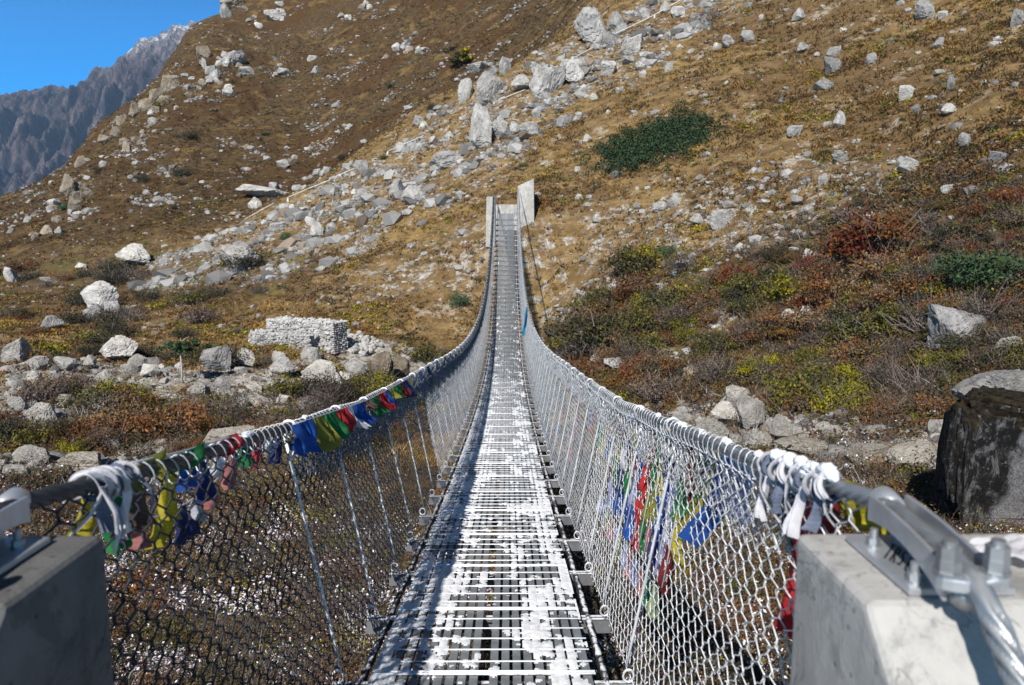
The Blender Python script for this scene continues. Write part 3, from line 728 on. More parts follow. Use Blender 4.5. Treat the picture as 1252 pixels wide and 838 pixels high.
mega_rocks('scree_rubble', 'loose grey rubble covering the scree spur', 'rubble', 14000, samp_view(45, 125, -.5, .4, lambda x, y: np.clip(np.max([bandmask(x, y, b) for b in SCREE], 0)+.8*np.max([bandmask(x, y, b) for b in SCREE4], 0), 0, 1)*np.clip(fbm(x/3.2, y/3.2, 4)*3+.15, .015, 1)), lambda x, y, n: np.minimum(.075/np.sqrt(RNG.random(n)+.0035), 1.25), M['rubble'], 1)
mega_rocks('streambed_rubble', 'pale stones and gravel along the streambed', 'rubble', 5000, samp_view(9, 48, -.9, .9, lambda x, y: np.max([bandmask(x, y, b) for b in SCREE2], 0)), lambda x, y, n: np.minimum(.055/np.sqrt(RNG.random(n)+.015), .34), M['rubble'], 2)
mega_rocks('hillside_stones', 'small stones strewn over the grassy hillsides', 'stones', 7000, samp_view(22, 190, -.9, .9, lambda x, y: np.clip(.10+np.max([bandmask(x, y, b) for b in SCREE3], 0)*.9+np.clip(fbm(x/7+9, y/7, 3)*1.3-.1, 0, .5), 0, 1)*(1-.75*sstep(95, 130, y))), lambda x, y, n: np.minimum(.055/np.sqrt(RNG.random(n)+.02), .34)*(.7+y/80), M['rubble'], 1)

mega_rocks('far_hill_stones', 'grey stones littering the brown far hill', 'stones', 4200, samp_view(88, 210, -.75, .12, lambda x, y: np.clip(fbm(x/9+4, y/9, 4)*2.6-.35, .015, 1)*zones(x, y)[2]), lambda x, y, n: np.minimum(.13/np.sqrt(RNG.random(n)+.02), .85), M['rubble'], 1)
# ------------------------------------------------------------------ plants
def leaf_clumps(C, rad, hgt, nleaf, lsize, cols, up=.35, jitter=.3, shell=.55, blade=False):
    """C (n,3) centres on ground; cols (n,nleaf,3) -> V,F(quads),tint"""
    n = len(C); rad = np.broadcast_to(rad, n); hgt = np.broadcast_to(hgt, n); lsize = np.broadcast_to(lsize, n)
    d = RNG.normal(size=(n, nleaf, 3)); d[..., 2] = np.abs(d[..., 2]); d /= np.linalg.norm(d, axis=2, keepdims=True)
    rr = (shell+(1-shell)*RNG.random((n, nleaf)))*(1+jitter*RNG.normal(size=(n, nleaf))*.5)
    P = d*rr[..., None]*np.stack([rad, rad, hgt], -1)[:, None, :]
    P += C[:, None, :]
    nrm = d+RNG.normal(size=d.shape)*.8; nrm[..., 2] += up; nrm /= np.linalg.norm(nrm, axis=2, keepdims=True)
    A = np.cross(nrm, RNG.normal(size=d.shape)); A /= np.linalg.norm(A, axis=2, keepdims=True)+1e-9; B = np.cross(nrm, A)
    s = (lsize[:, None]*RNG.uniform(.5, 1.3, (n, nleaf)))[..., None]
    V = np.stack([P-A*s, P+B*s*.5, P+A*s, P-B*s*.5], 2)
    nf = n*nleaf; F = np.arange(nf*4).reshape(-1, 4)
    return V.reshape(-1, 3), F, np.repeat(cols.reshape(-1, 3), 4, 0)
PAL = dict(dark=[(.018,.017,.012),(.03,.027,.018),(.042,.036,.022),(.026,.032,.014)], rust=[(.12,.046,.02),(.09,.045,.022),(.07,.036,.02),(.15,.072,.028)], olive=[(.075,.075,.014),(.05,.058,.014),(.12,.105,.02),(.06,.045,.018)],
           yellow=[(.2,.165,.018),(.12,.125,.016),(.08,.085,.016),(.24,.185,.022)], grey=[(.085,.065,.055),(.055,.043,.04),(.12,.098,.085),(.045,.037,.034)], red=[(.1,.02,.014),(.065,.018,.013),(.12,.036,.018),(.045,.02,.015)],
           green=[(.03,.055,.022),(.02,.04,.02),(.045,.075,.03),(.04,.06,.035)], brown=[(.11,.07,.035),(.08,.052,.03),(.14,.095,.05),(.06,.042,.028)], gold=[(.22,.15,.045),(.18,.115,.04),(.15,.105,.04),(.26,.18,.07)])
def pick(kinds, n, nleaf, frost=None):
    """kinds: list of palette names per clump"""
    P = np.array([PAL[k] for k in kinds]); idx = RNG.integers(0, 4, (n, nleaf))
    c = P[np.arange(n)[:, None], idx]*RNG.uniform(.75, 1.3, (n, nleaf, 1))
    if frost is not None:
        m = RNG.random((n, nleaf)) < frost[:, None]; c[m] = np.array([.58, .555, .62])*RNG.uniform(.8, 1.05, (m.sum(), 1))
    return c

def shrub_mesh(kind, seed, nleaf=1500, frost=0, rad=1, hgt=.75, lsize=.055, twigs=26, spread=.5):
    n = 14; r = np.random.default_rng(seed)
    C = np.stack([r.uniform(-spread, spread, n), r.uniform(-spread, spread, n), r.uniform(0, .3, n)], -1)
    kinds = [kind]*n if isinstance(kind, str) else [kind[i % len(kind)] for i in range(n)]
    V, F, T = leaf_clumps(C, r.uniform(.3, .55, n)*rad, r.uniform(.3, .6, n)*hgt, nleaf//n, lsize, pick(kinds, n, nleaf//n, np.full(n, frost)), jitter=.35, shell=.35)
    mb_V = [V]; mb_F = [F]; cols = [T]; off = len(V); nq = len(F)
    for i in range(twigs):
        a = r.uniform(0, 2*math.pi); l = r.uniform(.5, 1.0); e = r.uniform(.5, 1.3)
        p0 = np.array([r.uniform(-.15, .15), r.uniform(-.15, .15), -.1]); d = np.array([math.cos(a)*math.cos(e), math.sin(a)*math.cos(e), math.sin(e)*hgt])
        pts = np.array([p0, p0+d*l*.45+r.normal(size=3)*.05, p0+d*l*.8+r.normal(size=3)*.07, p0+d*l*1.15+r.normal(size=3)*.1])
        v, f = tubes(pts[None], np.array([.014, .01, .007, .003]), 3, (.3, .2, .9)); mb_V.append(v); mb_F.append(f+off); cols.append(np.tile([[.13, .11, .1]], (len(v), 1))); off += len(v)
    me = np_mesh('shrub', np.concatenate(mb_V), np.concatenate(mb_F), False, np.concatenate(cols)); me.materials.append(M['leaf']); return me
SHR = {}
for i, (k, pal) in enumerate(dict(dark='dark', rust=('rust', 'brown'), olive=('olive', 'dark'), yellow=('yellow', 'olive'), grey=('grey', 'dark'), red=('red', 'rust'), green=('green',), brown=('brown', 'grey'), mixed=('rust', 'olive', 'grey')).items()):
    SHR[k] = [shrub_mesh(pal, 50+i*3+j, lsize=.036 if k != 'grey' else .024, twigs=70 if k in ('grey', 'brown') else 34, nleaf=2400 if k != 'grey' else 1500) for j in range(2)]
SLAB = dict(dark='dark blackish brown shrub', rust='rust brown shrub', olive='olive green shrub', yellow='yellow green shrub', grey='grey leafless twiggy shrub', red='dark red shrub', green='dark green bush', brown='dry brown shrub', mixed='mottled brown and olive shrub')
def shrub_at(px, py, w, h, k, label=None, group=None):
    P = hit(px, py); s = project(P)[2]/FPX
    o = link('shrub', random.choice(SHR[k])); W = w*s/1.45; o.scale = (W*1.1, W*.95, h*s*1.4); o.rotation_euler = (0, 0, random.uniform(0, 6.28))
    o.location = (P[0], P[1]+W*.3, P[2]-.03); tag(o, label, 'shrub', group); return o
HS = [(742,428,135,58,'dark','big dark shrub thicket beside the right handrail'),(790,455,40,28,'red','red shrub below the big dark thicket'),(842,420,34,26,'yellow','small yellow shrub right of the big dark thicket'),
 (860,440,40,30,'olive','olive shrub right of small yellow shrub'),(1095,315,125,72,'red','large dark red shrub mass above the grey boulder at right'),(1050,305,60,40,'mixed','mottled shrub left of the large red mass'),
 (1215,350,110,62,'green','broad green bush at right frame edge'),(1180,300,70,45,'dark','dark shrub between red mass and right frame edge'),(1140,405,80,50,'grey','grey twig thicket around the lichened boulder'),
 (1215,395,80,45,'grey','grey twig thicket at right frame edge'),(1035,505,70,55,'yellow','yellow leaved shrub above the right streambed'),(985,500,80,55,'olive','olive shrub left of yellow streamside shrub'),
 (1085,520,60,45,'rust','rust shrub right of yellow streamside shrub'),(1130,490,80,45,'grey','grey twiggy shrub above the broad streambed slab'),(1175,435,26,12,'yellow','bright lime tuft under the lichened boulder'),
 (930,420,70,40,'grey','grey brown shrub left of the cream boulder'),(1060,420,80,48,'olive','olive shrub in middle of the right shrub belt'),(1000,350,70,40,'brown','brown shrub under the white pyramid boulder'),
 (900,345,60,28,'red','dark red low shrub on belt upper edge'),(950,345,44,26,'dark','dark low shrub on belt upper edge'),(810,490,70,40,'brown','brown twig shrub against the right handrail'),(760,490,60,40,'mixed','mottled shrub nearest the right handrail'),
 (700,470,50,30,'brown','brown shrub at bend of the right handrail'),(865,30,36,24,'brown','brown bush near the top edge right of scree'),(566,378,30,26,'green','small dark green bush left of the far handrail'),
 (350,296,18,16,'green','round dark green bush by the lower scree'),(1240,250,50,30,'red','red shrub at right frame edge above olive bush'),(960,470,60,36,'mixed','mottled shrub above the stream pile'),
 (390,510,70,40,'grey','dark twig shrub between streambed and left handrail'),(470,500,60,36,'olive','olive shrub under the tan split boulder'),(200,535,90,50,'rust','large rust shrub above the left handrail'),(130,540,80,46,'rust','rust shrub left of the large rust shrub'),
 (270,520,70,44,'grey','grey twig shrub right of large rust shrub'),(120,500,80,34,'olive','olive shrub under the left stone row'),(60,490,60,28,'dark','dark shrub left of the olive shrub'),(10,545,50,50,'dark','dark shrub at left frame edge in gully'),
 (330,545,80,36,'rust','rust shrub beside the smooth tan slab'),(520,445,50,30,'olive','olive shrub behind left handrail bend'),(80,560,40,26,'yellow','yellowish shrub in the left gully'),(345,520,36,24,'olive','small olive shrub behind prayer flags'),
 (1100,560,40,18,'grey','low shrub between streambed slabs'),(640,205,14,8,'green','green cushion on grass above the bridge head'),(815,315,40,20,'green','low green shrub on gravelly slope'),(920,385,50,30,'olive','olive shrub above grey brown shrub')]
for (px, py, w, h, k, lab) in HS: shrub_at(px, py, w, h, k, lab)
def scatter_shrubs(n, region, wr, kinds, where, group):
    for _ in range(n):
        px, py = region(); P = hit(px, py)
        if abs(P[0]) < 2.2 and P[1] < 53: continue
        k = random.choice(kinds); w = random.uniform(*wr)
        shrub_at(px, py, w, w*random.uniform(.45, .65), k, SLAB[k]+' '+where, group)
scatter_shrubs(116, lambda: (random.uniform(690, 1270), random.uniform(330, 510)), (34, 80), ['dark','rust','olive','grey','brown','mixed','red','olive','yellow','rust'], 'in the shrub belt right of the bridge', 'shrubs in the right shrub belt')
scatter_shrubs(25, lambda: (random.uniform(950, 1270), random.uniform(250, 330)), (26, 55), ['dark','red','brown','mixed','olive'], 'along upper edge of the right shrub belt', 'shrubs on the upper right belt')
scatter_shrubs(46, lambda: (random.uniform(-20, 560), random.uniform(480, 560)), (30, 70), ['rust','grey','brown','olive','mixed','dark','yellow'], 'in the left streamside thicket', 'shrubs in the left thicket')
scatter_shrubs(40, lambda: (random.uniform(-20, 340), random.uniform(330, 450)), (22, 54), ['dark','grey','brown','rust','dark','olive'], 'on the dark heath left of the scree', 'shrubs on the left heath')
scatter_shrubs(24, lambda: (random.uniform(20, 540), random.uniform(40, 260)), (8, 26), ['dark','green','dark','olive'], 'dotting the brown far hill', 'shrubs on the far hill')

# flat juniper patch
def juniper():
    P = [hit(a, b) for a, b in ((752,196),(770,190),(790,190),(812,180),(835,172),(848,165),(820,165),(800,172),(775,180),(830,158))]
    C = []
    for p in P:
        for _ in range(44):
            x, y = p[0]+random.gauss(0, .9), p[1]+random.gauss(0, 1.3); C.append((x, y, float(H(x, y))))
    C = np.array(C); n = len(C)
    V, F, T = leaf_clumps(C, .5, .62, 60, .1, pick(['green']*n, n, 60)*.8, shell=.6)
    o = link('juniper', np_mesh('juniper', V, F, False, T), M['leaf']); tag(o, 'large flat dark green juniper patch on the tan slope', 'juniper shrub')
juniper()

def small_tree(name, px, py, w, h, trunkh, pal, bark, label, nl=1600, ls=.12, tr=.05):
    P = hit(px, py); s = project(P)[2]/FPX; W, Hh = w*s/2, h*s; th = trunkh*Hh
    root = empty(name, P, label, 'tree')
    mb = MB(); mb.tube([(0, 0, -.2), (.02*W, 0, th*.5), (-.03*W, .02, th), (0, 0, Hh*.85)], np.array([tr*1.3, tr, tr*.8, tr*.25])*1.0, 7)
    for i in range(9):
        a = i*2.4; z0 = th*(.85+.09*i/2); mb.tube([(0, 0, z0), (math.cos(a)*W*.45, math.sin(a)*W*.45, z0+Hh*.1), (math.cos(a)*W*.8, math.sin(a)*W*.8, z0+Hh*.13)], np.array([tr*.4, tr*.28, tr*.1]), 5)
    link('trunk', mb.mesh('trunk', True), M[bark], root)
    n = 22; ch = Hh-th
    W *= 1.5
    C = np.stack([RNG.normal(0, .42, n)*W, RNG.normal(0, .42, n)*W, th+RNG.uniform(-.05, .62, n)*ch], -1)
    V, F, T = leaf_clumps(C, .34*W, .2*ch, nl//n, ls, pick([pal[i % len(pal)] for i in range(n)], n, nl//n), shell=.3)
    link('crown', np_mesh('crown', V, F, False, T), M['leaf'], root)
small_tree('small_tree', 562, 82, 22, 26, .2, ['olive', 'yellow', 'dark'], 'bark', 'small bushy yellow green tree alone on the brown far hill', ls=.24, tr=.14)
small_tree('small_tree', 223, 470, 28, 58, .72, ['green', 'green', 'olive'], 'paleb', 'slender little tree with pale bare trunk by left streambed', ls=.09, tr=.035, nl=1200)

# ground cover (uncountable)
def cover(name, label, cat, n, samp, rad, hgt, nleaf, lsize, kindf, frostf=None, **kw):
    X, Y = samp(n); Z = H(X, Y); C = np.stack([X, Y, Z-.03], -1); n = len(X); rs = RNG.uniform(.6, 1.3, n)
    fr = frostf(X, Y) if frostf else None
    V, F, T = leaf_clumps(C, rad*rs, hgt*rs, nleaf, lsize, pick(kindf(X, Y), n, nleaf, fr), **kw)
    o = link(name, np_mesh(name, V, F, False, T), M['stuffleaf']); tag(o, label, cat, kind='stuff')
def chooser(pals, probs, sc, off=0):
    def f(x, y):
        v = fbm(x/sc+off, y/sc, 3)+RNG.normal(0, .12, len(x)); q = np.argsort(np.argsort(v))/len(v); cum = np.cumsum(probs)/sum(probs)
        return [pals[i] for i in np.clip(np.searchsorted(cum, q), 0, len(pals)-1)]
    return f
frost_near = lambda x, y: np.clip(.02+.9*np.clip(fbm(x/.9+5, y/.9, 3)*2.2-.2, 0, .85), 0, .7)*sstep(20, 11, y)*np.where(x > 1, .35, 1)
cover('frosted_ground_cover', 'low frosted shrubs covering the near bank below the bridge', 'ground cover', 4600, samp_view(3.0, 17, -1.0, 1.0, lambda x, y: np.ones_like(x)*(1-.8*np.max([bandmask(x, y, b) for b in SCREE2], 0))), .27, .24, 190, .0145, chooser(['rust', 'brown', 'dark', 'olive', 'grey', 'red', 'yellow'], [2, 3, 3, 2.4, 2, 1.6, 1], 1.2), frost_near, shell=.3)
cover('bank_cover', 'knee high brown and olive plants with frost beyond the near bank', 'ground cover', 3000, samp_view(8, 24, -1.0, .6, lambda x, y: np.clip(y/16, 0, 1)*(1-.85*np.max([bandmask(x, y, b) for b in SCREE2], 0))), .36, .34, 110, .026, chooser(['rust', 'olive', 'dark', 'grey', 'brown', 'yellow'], [2, 2, 2, 3, 3, .7], 1.8, 11), frost_near, shell=.3)
cover('heath_cover', 'low brown heath between the shrubs and stones', 'ground cover', 8000, samp_view(14, 66, -1.0, 1.0, lambda x, y: np.clip(zones(x, y)[1]*1.2+.06, 0, 1)*np.clip(fbm(x/2.2, y/2.2+6, 3)*2.2+.62, .06, 1)), .36, .3, 60, .05, chooser(['dark', 'brown', 'rust', 'olive', 'grey', 'yellow'], [2, 3, 2, 3, 3, .7], 2.5), None, shell=.35)
cover('hill_tussocks', 'dark and green low tussocks speckled over the grass slopes', 'ground cover', 11000, samp_view(30, 170, -.95, .95, lambda x, y: np.clip(fbm(x/5, y/5+3, 4)*2.6+.15, .01, 1)*(1-.6*zones(x, y)[0])), .34, .3, 28, .08, chooser(['brown', 'dark', 'rust', 'olive', 'gold', 'yellow'], [3, 1.6, 2, 2, 1, .8], 6), None, shell=.35)
def twigs():
    n = 9000
    X, Y = samp_view(3.2, 40, -1.0, 1.0, lambda x, y: np.clip(.15+zones(x, y)[1], 0, 1)*np.clip(fbm(x/1.5, y/1.5, 3)*2+.4, .05, 1))(n)
    nb = 12; Z = H(X, Y); s = RNG.uniform(.22, .5, n)*np.clip(Y/12, .55, 1.4)
    a = RNG.uniform(0, 2*math.pi, (n, nb)); el = RNG.uniform(.25, 1.4, (n, nb)); L_ = s[:, None]*RNG.uniform(.5, 1.15, (n, nb))
    base = np.stack([X, Y, Z], -1)[:, None, :]+RNG.normal(0, .25, (n, nb, 3))*np.array([1, 1, .15])*s[:, None, None]
    d = np.stack([np.cos(a)*np.cos(el), np.sin(a)*np.cos(el), np.sin(el)], -1); side = np.cross(d, RNG.normal(size=d.shape)); side /= np.linalg.norm(side, axis=2, keepdims=True)
    wv = side*(.0022+.00035*Y)[:, None, None]; mid = base+d*(L_*.55)[..., None]; tip = base+d*L_[..., None]+RNG.normal(0, .12, d.shape)*L_[..., None]
    V = np.stack([base-wv, base+wv, mid+wv*.7, mid-wv*.7, tip], 2); k = np.arange(n*nb)[:, None]*5
    F4 = k+np.array([[0, 1, 2, 3]]); F3 = k+np.array([[3, 2, 4]])
    g = RNG.uniform(.03, .12, (n, 1)); c = g*np.array([[1, .82, .7]]); c[RNG.random(n) < .04] = .3
    o = link('dry_twigs', np_mesh('dry_twigs', V.reshape(-1, 3), [F4, F3], False, np.repeat(c, nb*5, 0)), M['stuffleaf']); tag(o, 'bare grey brown twigs standing among the low shrubs', 'twigs', kind='stuff')
twigs()
def grass():
    n = 130000
    X, Y = samp_view(20, 180, -.95, .95, lambda x, y: np.clip(1-zones(x, y)[0]*1.2-zones(x, y)[1]*.7, .06, 1)*np.clip(fbm(x/3, y/3+8, 4)*1.6+.55, .03, 1))(n)
    Z = H(X, Y); nb = 5; s = RNG.uniform(.12, .30, n)*(.8+Y/300)
    a = RNG.uniform(0, 2*math.pi, (n, nb)); lean = RNG.uniform(.5, 2.2, (n, nb)); hh = s[:, None]*RNG.uniform(.4, .85, (n, nb))
    base = np.stack([X, Y, Z-.02], -1)[:, None, :]+np.stack([RNG.normal(0, .4, (n, nb))*s[:, None], RNG.normal(0, .4, (n, nb))*s[:, None], np.zeros((n, nb))], -1)
    wv = np.stack([-np.sin(a), np.cos(a), np.zeros_like(a)], -1)*(s[:, None]*.16)[..., None]
    tip = base+np.stack([np.cos(a)*lean*hh, np.sin(a)*lean*hh, hh], -1)
    V = np.stack([base-wv, base+wv, tip], 2).reshape(-1, 3)
    f = zones(X, Y)[2]; v = fbm(X/4+2, Y/4, 3); g = sstep(-.2, .4, v)[:, None]
    near = np.array([.12, .08, .042])*(1-g)+np.array([.25, .17, .08])*g; farc = np.array([.034, .023, .014])*(1-g)+np.array([.088, .06, .032])*g
    c = near*(1-f[:, None])+farc*f[:, None]
    gold = (fbm(X/3.3+30, Y/3.3, 3) > .42) & (f < .5); c[gold] = np.array([.3, .19, .06])
    gr = (fbm(X/2.6-30, Y/2.6, 3) > .45); c[gr] = np.array([.1, .1, .03])
    c = c*RNG.uniform(.6, 1.3, (n, 1)); mu = c.mean(1, keepdims=True); c = np.clip(mu+(c-mu)*1.15, .004, 1); col = np.repeat(c, nb*3, 0)
    o = link('dry_grass', np_mesh('dry_grass', V, np.arange(n*nb*3).reshape(-1, 3), False, col), M['stuffleaf']); tag(o, 'dry tan grass growing on the hillsides', 'grass', kind='stuff')
grass()

# ------------------------------------------------------------------ gabion wall
def gabion():
    P = hit(306, 424); s = project(P)[2]/FPX
    root = empty('gabion_wall', P, 'white stone gabion wall in two steps on the left slope', 'gabion wall', rz=R(-24))
    W = 4.9
    def tier(name, x0, x1, y0, y1, z0, z1, seed):
        r = np.random.default_rng(seed); mb = MB(); prot = [rock_shape(700+k, 2, 9, .55, .9, .03, .35)[0] for k in range(6)]; F = ICO[2][1]
        core = MB(); core.box((x0+.06, y0+.06, z0), (x1-.06, y1-.06, z1-.06))
        st = .145
        rot = lambda V_: V_@np.linalg.qr(r.normal(size=(3, 3)))[0]
        for ix in np.arange(x0+st/2, x1, st):
            for iz in np.arange(z0+st/2, z1, st*.8):
                mb.add(rot(prot[r.integers(6)])*np.array([st*.62, .1, st*.56])*r.uniform(.6, 1.6, 3)+np.array([ix+r.normal()*.035, y0+.05+r.normal()*.03, iz+r.normal()*.025]), F3=F)
            for iy in np.arange(y0+st/2, y1, st):
                mb.add(rot(prot[r.integers(6)])*np.array([st*.58, st*.55, .08])*r.uniform(.8, 1.2, 3)+np.array([ix+r.normal()*.03, iy+r.normal()*.03, z1-.06+.11*math.sin(ix*2.3+seed)*math.sin(iy*3)+r.normal()*.045]), F3=F)
        for xe in (x0+.06, x1-.06):
            for iy in np.arange(y0+st/2, y1, st):
                for iz in np.arange(z0+st/2, z1, st*.8):
                    mb.add(rot(prot[r.integers(6)])*np.array([.1, st*.55, st*.47])*r.uniform(.8, 1.2, 3)+np.array([xe, iy, iz]), F3=F)
        link(name, mb.mesh(name), M['gabion'], root)
        return root
    tier('stone_tier', 0, W-.9, 0, 1.2, -.6, .78, 1); tier('stone_tier', .35, W, .95, 2.3, -.3, 1.42, 2)
    loose = MB(); rr_ = np.random.default_rng(8)
    for _ in range(260):
        loose.add(rock_shape(700+int(rr_.integers(6)), 2, 9, .55, .9, .03, .35)[0]*rr_.uniform(.07, .2)+np.array([(ax := rr_.uniform(2.4, 5.8)), (ay := rr_.uniform(2.2, 4.6)), float(H(P[0]+ax*math.cos(R(-24))-ay*math.sin(R(-24)), P[1]+ax*math.sin(R(-24))+ay*math.cos(R(-24))))-P[2]+rr_.uniform(0, .35)]), F3=ICO[2][1])
    link('loose_stones', loose.mesh('loose_stones'), M['gabion'], root)
    w = MB()
    for x in np.arange(0, W-.89, .11): w.tube([(x, -.055, -.6), (x, -.055, .8), (x, 1, .81)], .004, 3, False)
    for z in np.arange(-.5, .8, .11): w.tube([(0, -.056, z), (W-.9, -.056, z)], .004, 3, False)
    link('wire_netting', w.mesh('wire_netting'), M['steel'], root)
    r = np.random.default_rng(5)
gabion()

# ------------------------------------------------------------------ white pipe with posts on the scree
def pipe_run(pts, label, posts=True, r=.04, lift=.26):
    Q = [hit(a, b) for a, b in pts]; L = []
    for p, q in zip(Q[:-1], Q[1:]):
        n = max(2, int(np.linalg.norm(q-p)/1.5))
        for i in range(n):
            x = p+(q-p)*i/n; L.append([x[0], x[1], float(Hbase(x[0], x[1]))])
    L.append([Q[-1][0], Q[-1][1], float(Hbase(Q[-1][0], Q[-1][1]))]); L = np.array(L)
    for _ in range(3): L[1:-1, 2] = .5*L[1:-1, 2]+.25*(L[:-2, 2]+L[2:, 2])
    root = empty('water_pipe', L[0], label, 'water pipe', 'white water pipe runs on the scree'); Lr = L-L[0]
    mb = MB(); mb.tube(Lr+np.array([0, 0, lift]), r, 6); link('pipe', mb.mesh('pipe', True), M['pipe'], root)
    for i in range(0, len(Lr), 3):
        x, y, z = Lr[i]; p = MB(); p.prism([(x-.14, z-.35), (x+.14, z-.35), (x+.06, z+lift-.01), (x-.06, z+lift-.01)], 'y', y-.07, y+.07)
        link('post', p.mesh('post', bevel=.01), M['pipe'], root)
pipe_run([(300, 268), (335, 250)], 'lowest short white pipe run on the lower scree'); pipe_run([(352, 247), (400, 225), (448, 204)], 'long white pipe run along the lower scree crest')
pipe_run([(474, 190), (518, 171)], 'white pipe run left of tall fin boulder'); pipe_run([(604, 129), (642, 112)], 'short white pipe run below the slanted slabs')
pipe_run([(694, 79), (736, 57)], 'white pipe run ending at a dark boulder'); pipe_run([(750, 48), (800, 22), (842, 0), (870, -14)], 'uppermost white pipe rail on posts at the top edge', r=.05, lift=.45)

# ------------------------------------------------------------------ the footbridge
QD = np.array([-1.27675379, -.30454629, 3.60508218, 1.46857106])
def deckz(Y): return -np.polyval(QD, np.asarray(Y, float)/25.0)
def railh(Y): return np.interp(Y, [1, 2, 4.5, 9, 14, 22, 30, 44, 50], [1.2, 1.15, 1.12, 1.22, 1.24, 1.28, 1.25, 1.15, 1.1])
def railz(Y):
    Y = np.asarray(Y, float); z = deckz(Y)+railh(Y); return np.where(Y < 1.9, np.interp(Y, [1.0, 1.33, 1.9], [-.488, -.486, -.585]), z)
RX = .82
BR = empty('suspension_footbridge', (0, 1.4, -1.65), 'narrow steel suspension footbridge with snowy deck and chain link sides', 'footbridge')
BO = np.array([0, 1.4, -1.65])
def bpart(name, me, mat=None):
    o = link(name, me, mat, BR); return o
Y0, Y1, DY = 1.45, 49.4, .8
NU = int((Y1-Y0)/DY)
YB = Y0+np.arange(NU+1)*DY
# deck panels
mb = MB(); pitch = .0525; 
xs = [(-1)**0*(.022+pitch*(i+.5)) for i in range(9)]
for sx in (-1, 1):
    for i in range(9):
        xc = sx*(.018+pitch*(i+.5)); mb.box((xc-.0185, .006, -.028), (xc+.0185, DY-.004, 0))
slat_me = mb.mesh('deck_bars'); slat_me.materials.append(M['slat'])
mb = MB()
for i in range(6):
    y = .02+i*DY/6; rr = .0065 if i == 0 else .0042
    mb.tube([(-.5, y, rr*.9), (.5, y, rr*.9)], rr, 6)
    if i == 0: mb.tube([(-.5, y+.022, rr*.9), (.5, y+.022, rr*.9)], rr, 6)
rod_me = mb.mesh('cross_rods', True); rods = [rod_me]+[rod_me.copy() for _ in range(4)]
for k_, me_ in enumerate(rods): me_.materials.append(mat_metal('frosted_rod', (.34, .36, .38), .55, .4, .6-.15*k_, 30))
mb = MB(); mb.box((-.675, -.026, -.11), (.675, -.021, -.036)); mb.box((-.675, .021, -.11), (.675, .026, -.036)); mb.box((-.675, -.033, -.036), (.675, -.008, -.032)); mb.box((-.675, .008, -.036), (.675, .033, -.032)); mb.box((-.66, -.02, -.075), (.66, .02, -.07))
beam_me = mb.mesh('floor_beam'); beam_me.materials.append(M['beam'])
p0 = None
for i in range(NU):
    a, b = YB[i], YB[i+1]; za, zb = float(deckz(a)), float(deckz(b)); ang = math.atan2(zb-za, b-a)
    if p0 is None: o = bpart('deck_panel', slat_me); p0 = o; r0 = link('cross_rod', rod_me, None, o)
    else:
        o = copy_tree(p0, BR)
        for ch in o.children: ch.data = rods[int(np.clip((a-5)/4.5, 0, 4))]
    o.location = Vector((0, a, za))-Vector(BO); o.rotation_euler = (ang, 0, 0); o.scale = (1, math.hypot(b-a, zb-za)/DY, 1)
    bm_ = bpart('floor_beam', beam_me); bm_.location = Vector((0, a, za))-Vector(BO); bm_.rotation_euler = (ang, 0, 0)
# cables
def strand(path, r, lobes=6, twist=18, sides=18, name='cable'):
    P = np.asarray(path, float); T = np.gradient(P, axis=0); T /= np.linalg.norm(T, axis=1, keepdims=True)
    A = np.cross(T, (1, 0, 0)); A /= np.linalg.norm(A, axis=1, keepdims=True); B = np.cross(T, A)
    s = np.concatenate([[0], np.cumsum(np.linalg.norm(np.diff(P, axis=0), axis=1))])
    th = np.arange(sides)*2*math.pi/sides
    ph = th[None]*lobes+twist*lobes*0+s[:, None]*twist*lobes/2
    rr = r*(1-.34*(.5-.5*np.cos(ph))**2)
    V = P[:, None]+rr[..., None]*(A[:, None]*np.cos(th)[None, :, None]+B[:, None]*np.sin(th)[None, :, None])
    m = len(P); k = np.arange(sides); i = (np.arange(m-1)[:, None]*sides)
    F = np.stack([i+k, i+(k+1) % sides, i+sides+(k+1) % sides, i+sides+k], -1).reshape(-1, 4)
    return np_mesh(name, V.reshape(-1, 3), F, True)
def dens(y0, y1, f): 
    y = [y0]
    while y[-1] < y1: y.append(y[-1]+f(y[-1]))
    return np.array(y)
yr = dens(1.02, 49.8, lambda y: .004 if y < 3.4 else (.02 if y < 12 else .06))
for sx in (-1, 1):
    # over the saddle and down to the anchor behind the viewer
    back = np.array([(sx*.795, 1.0-t*.75, -.497-.75*t*1.0) for t in np.linspace(.85, 0.03, 160)])
    main = np.stack([sx*np.interp(yr, [1.02, 1.385, 1.8], [.793, .832, RX]), yr, railz(yr)], -1)
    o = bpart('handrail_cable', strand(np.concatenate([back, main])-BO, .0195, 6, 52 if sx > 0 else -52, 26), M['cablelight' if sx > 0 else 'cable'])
    yl = dens(1.4, 49.6, lambda y: .05 if y < 12 else .2)
    for j, xo in enumerate((.552,)):
        bpart('main_cable', strand(np.stack([np.full(len(yl), sx*xo), yl, deckz(yl)-.045-.05*(yl*0)], -1)-BO, .02, 6, 10, 10), M['snowcable'])
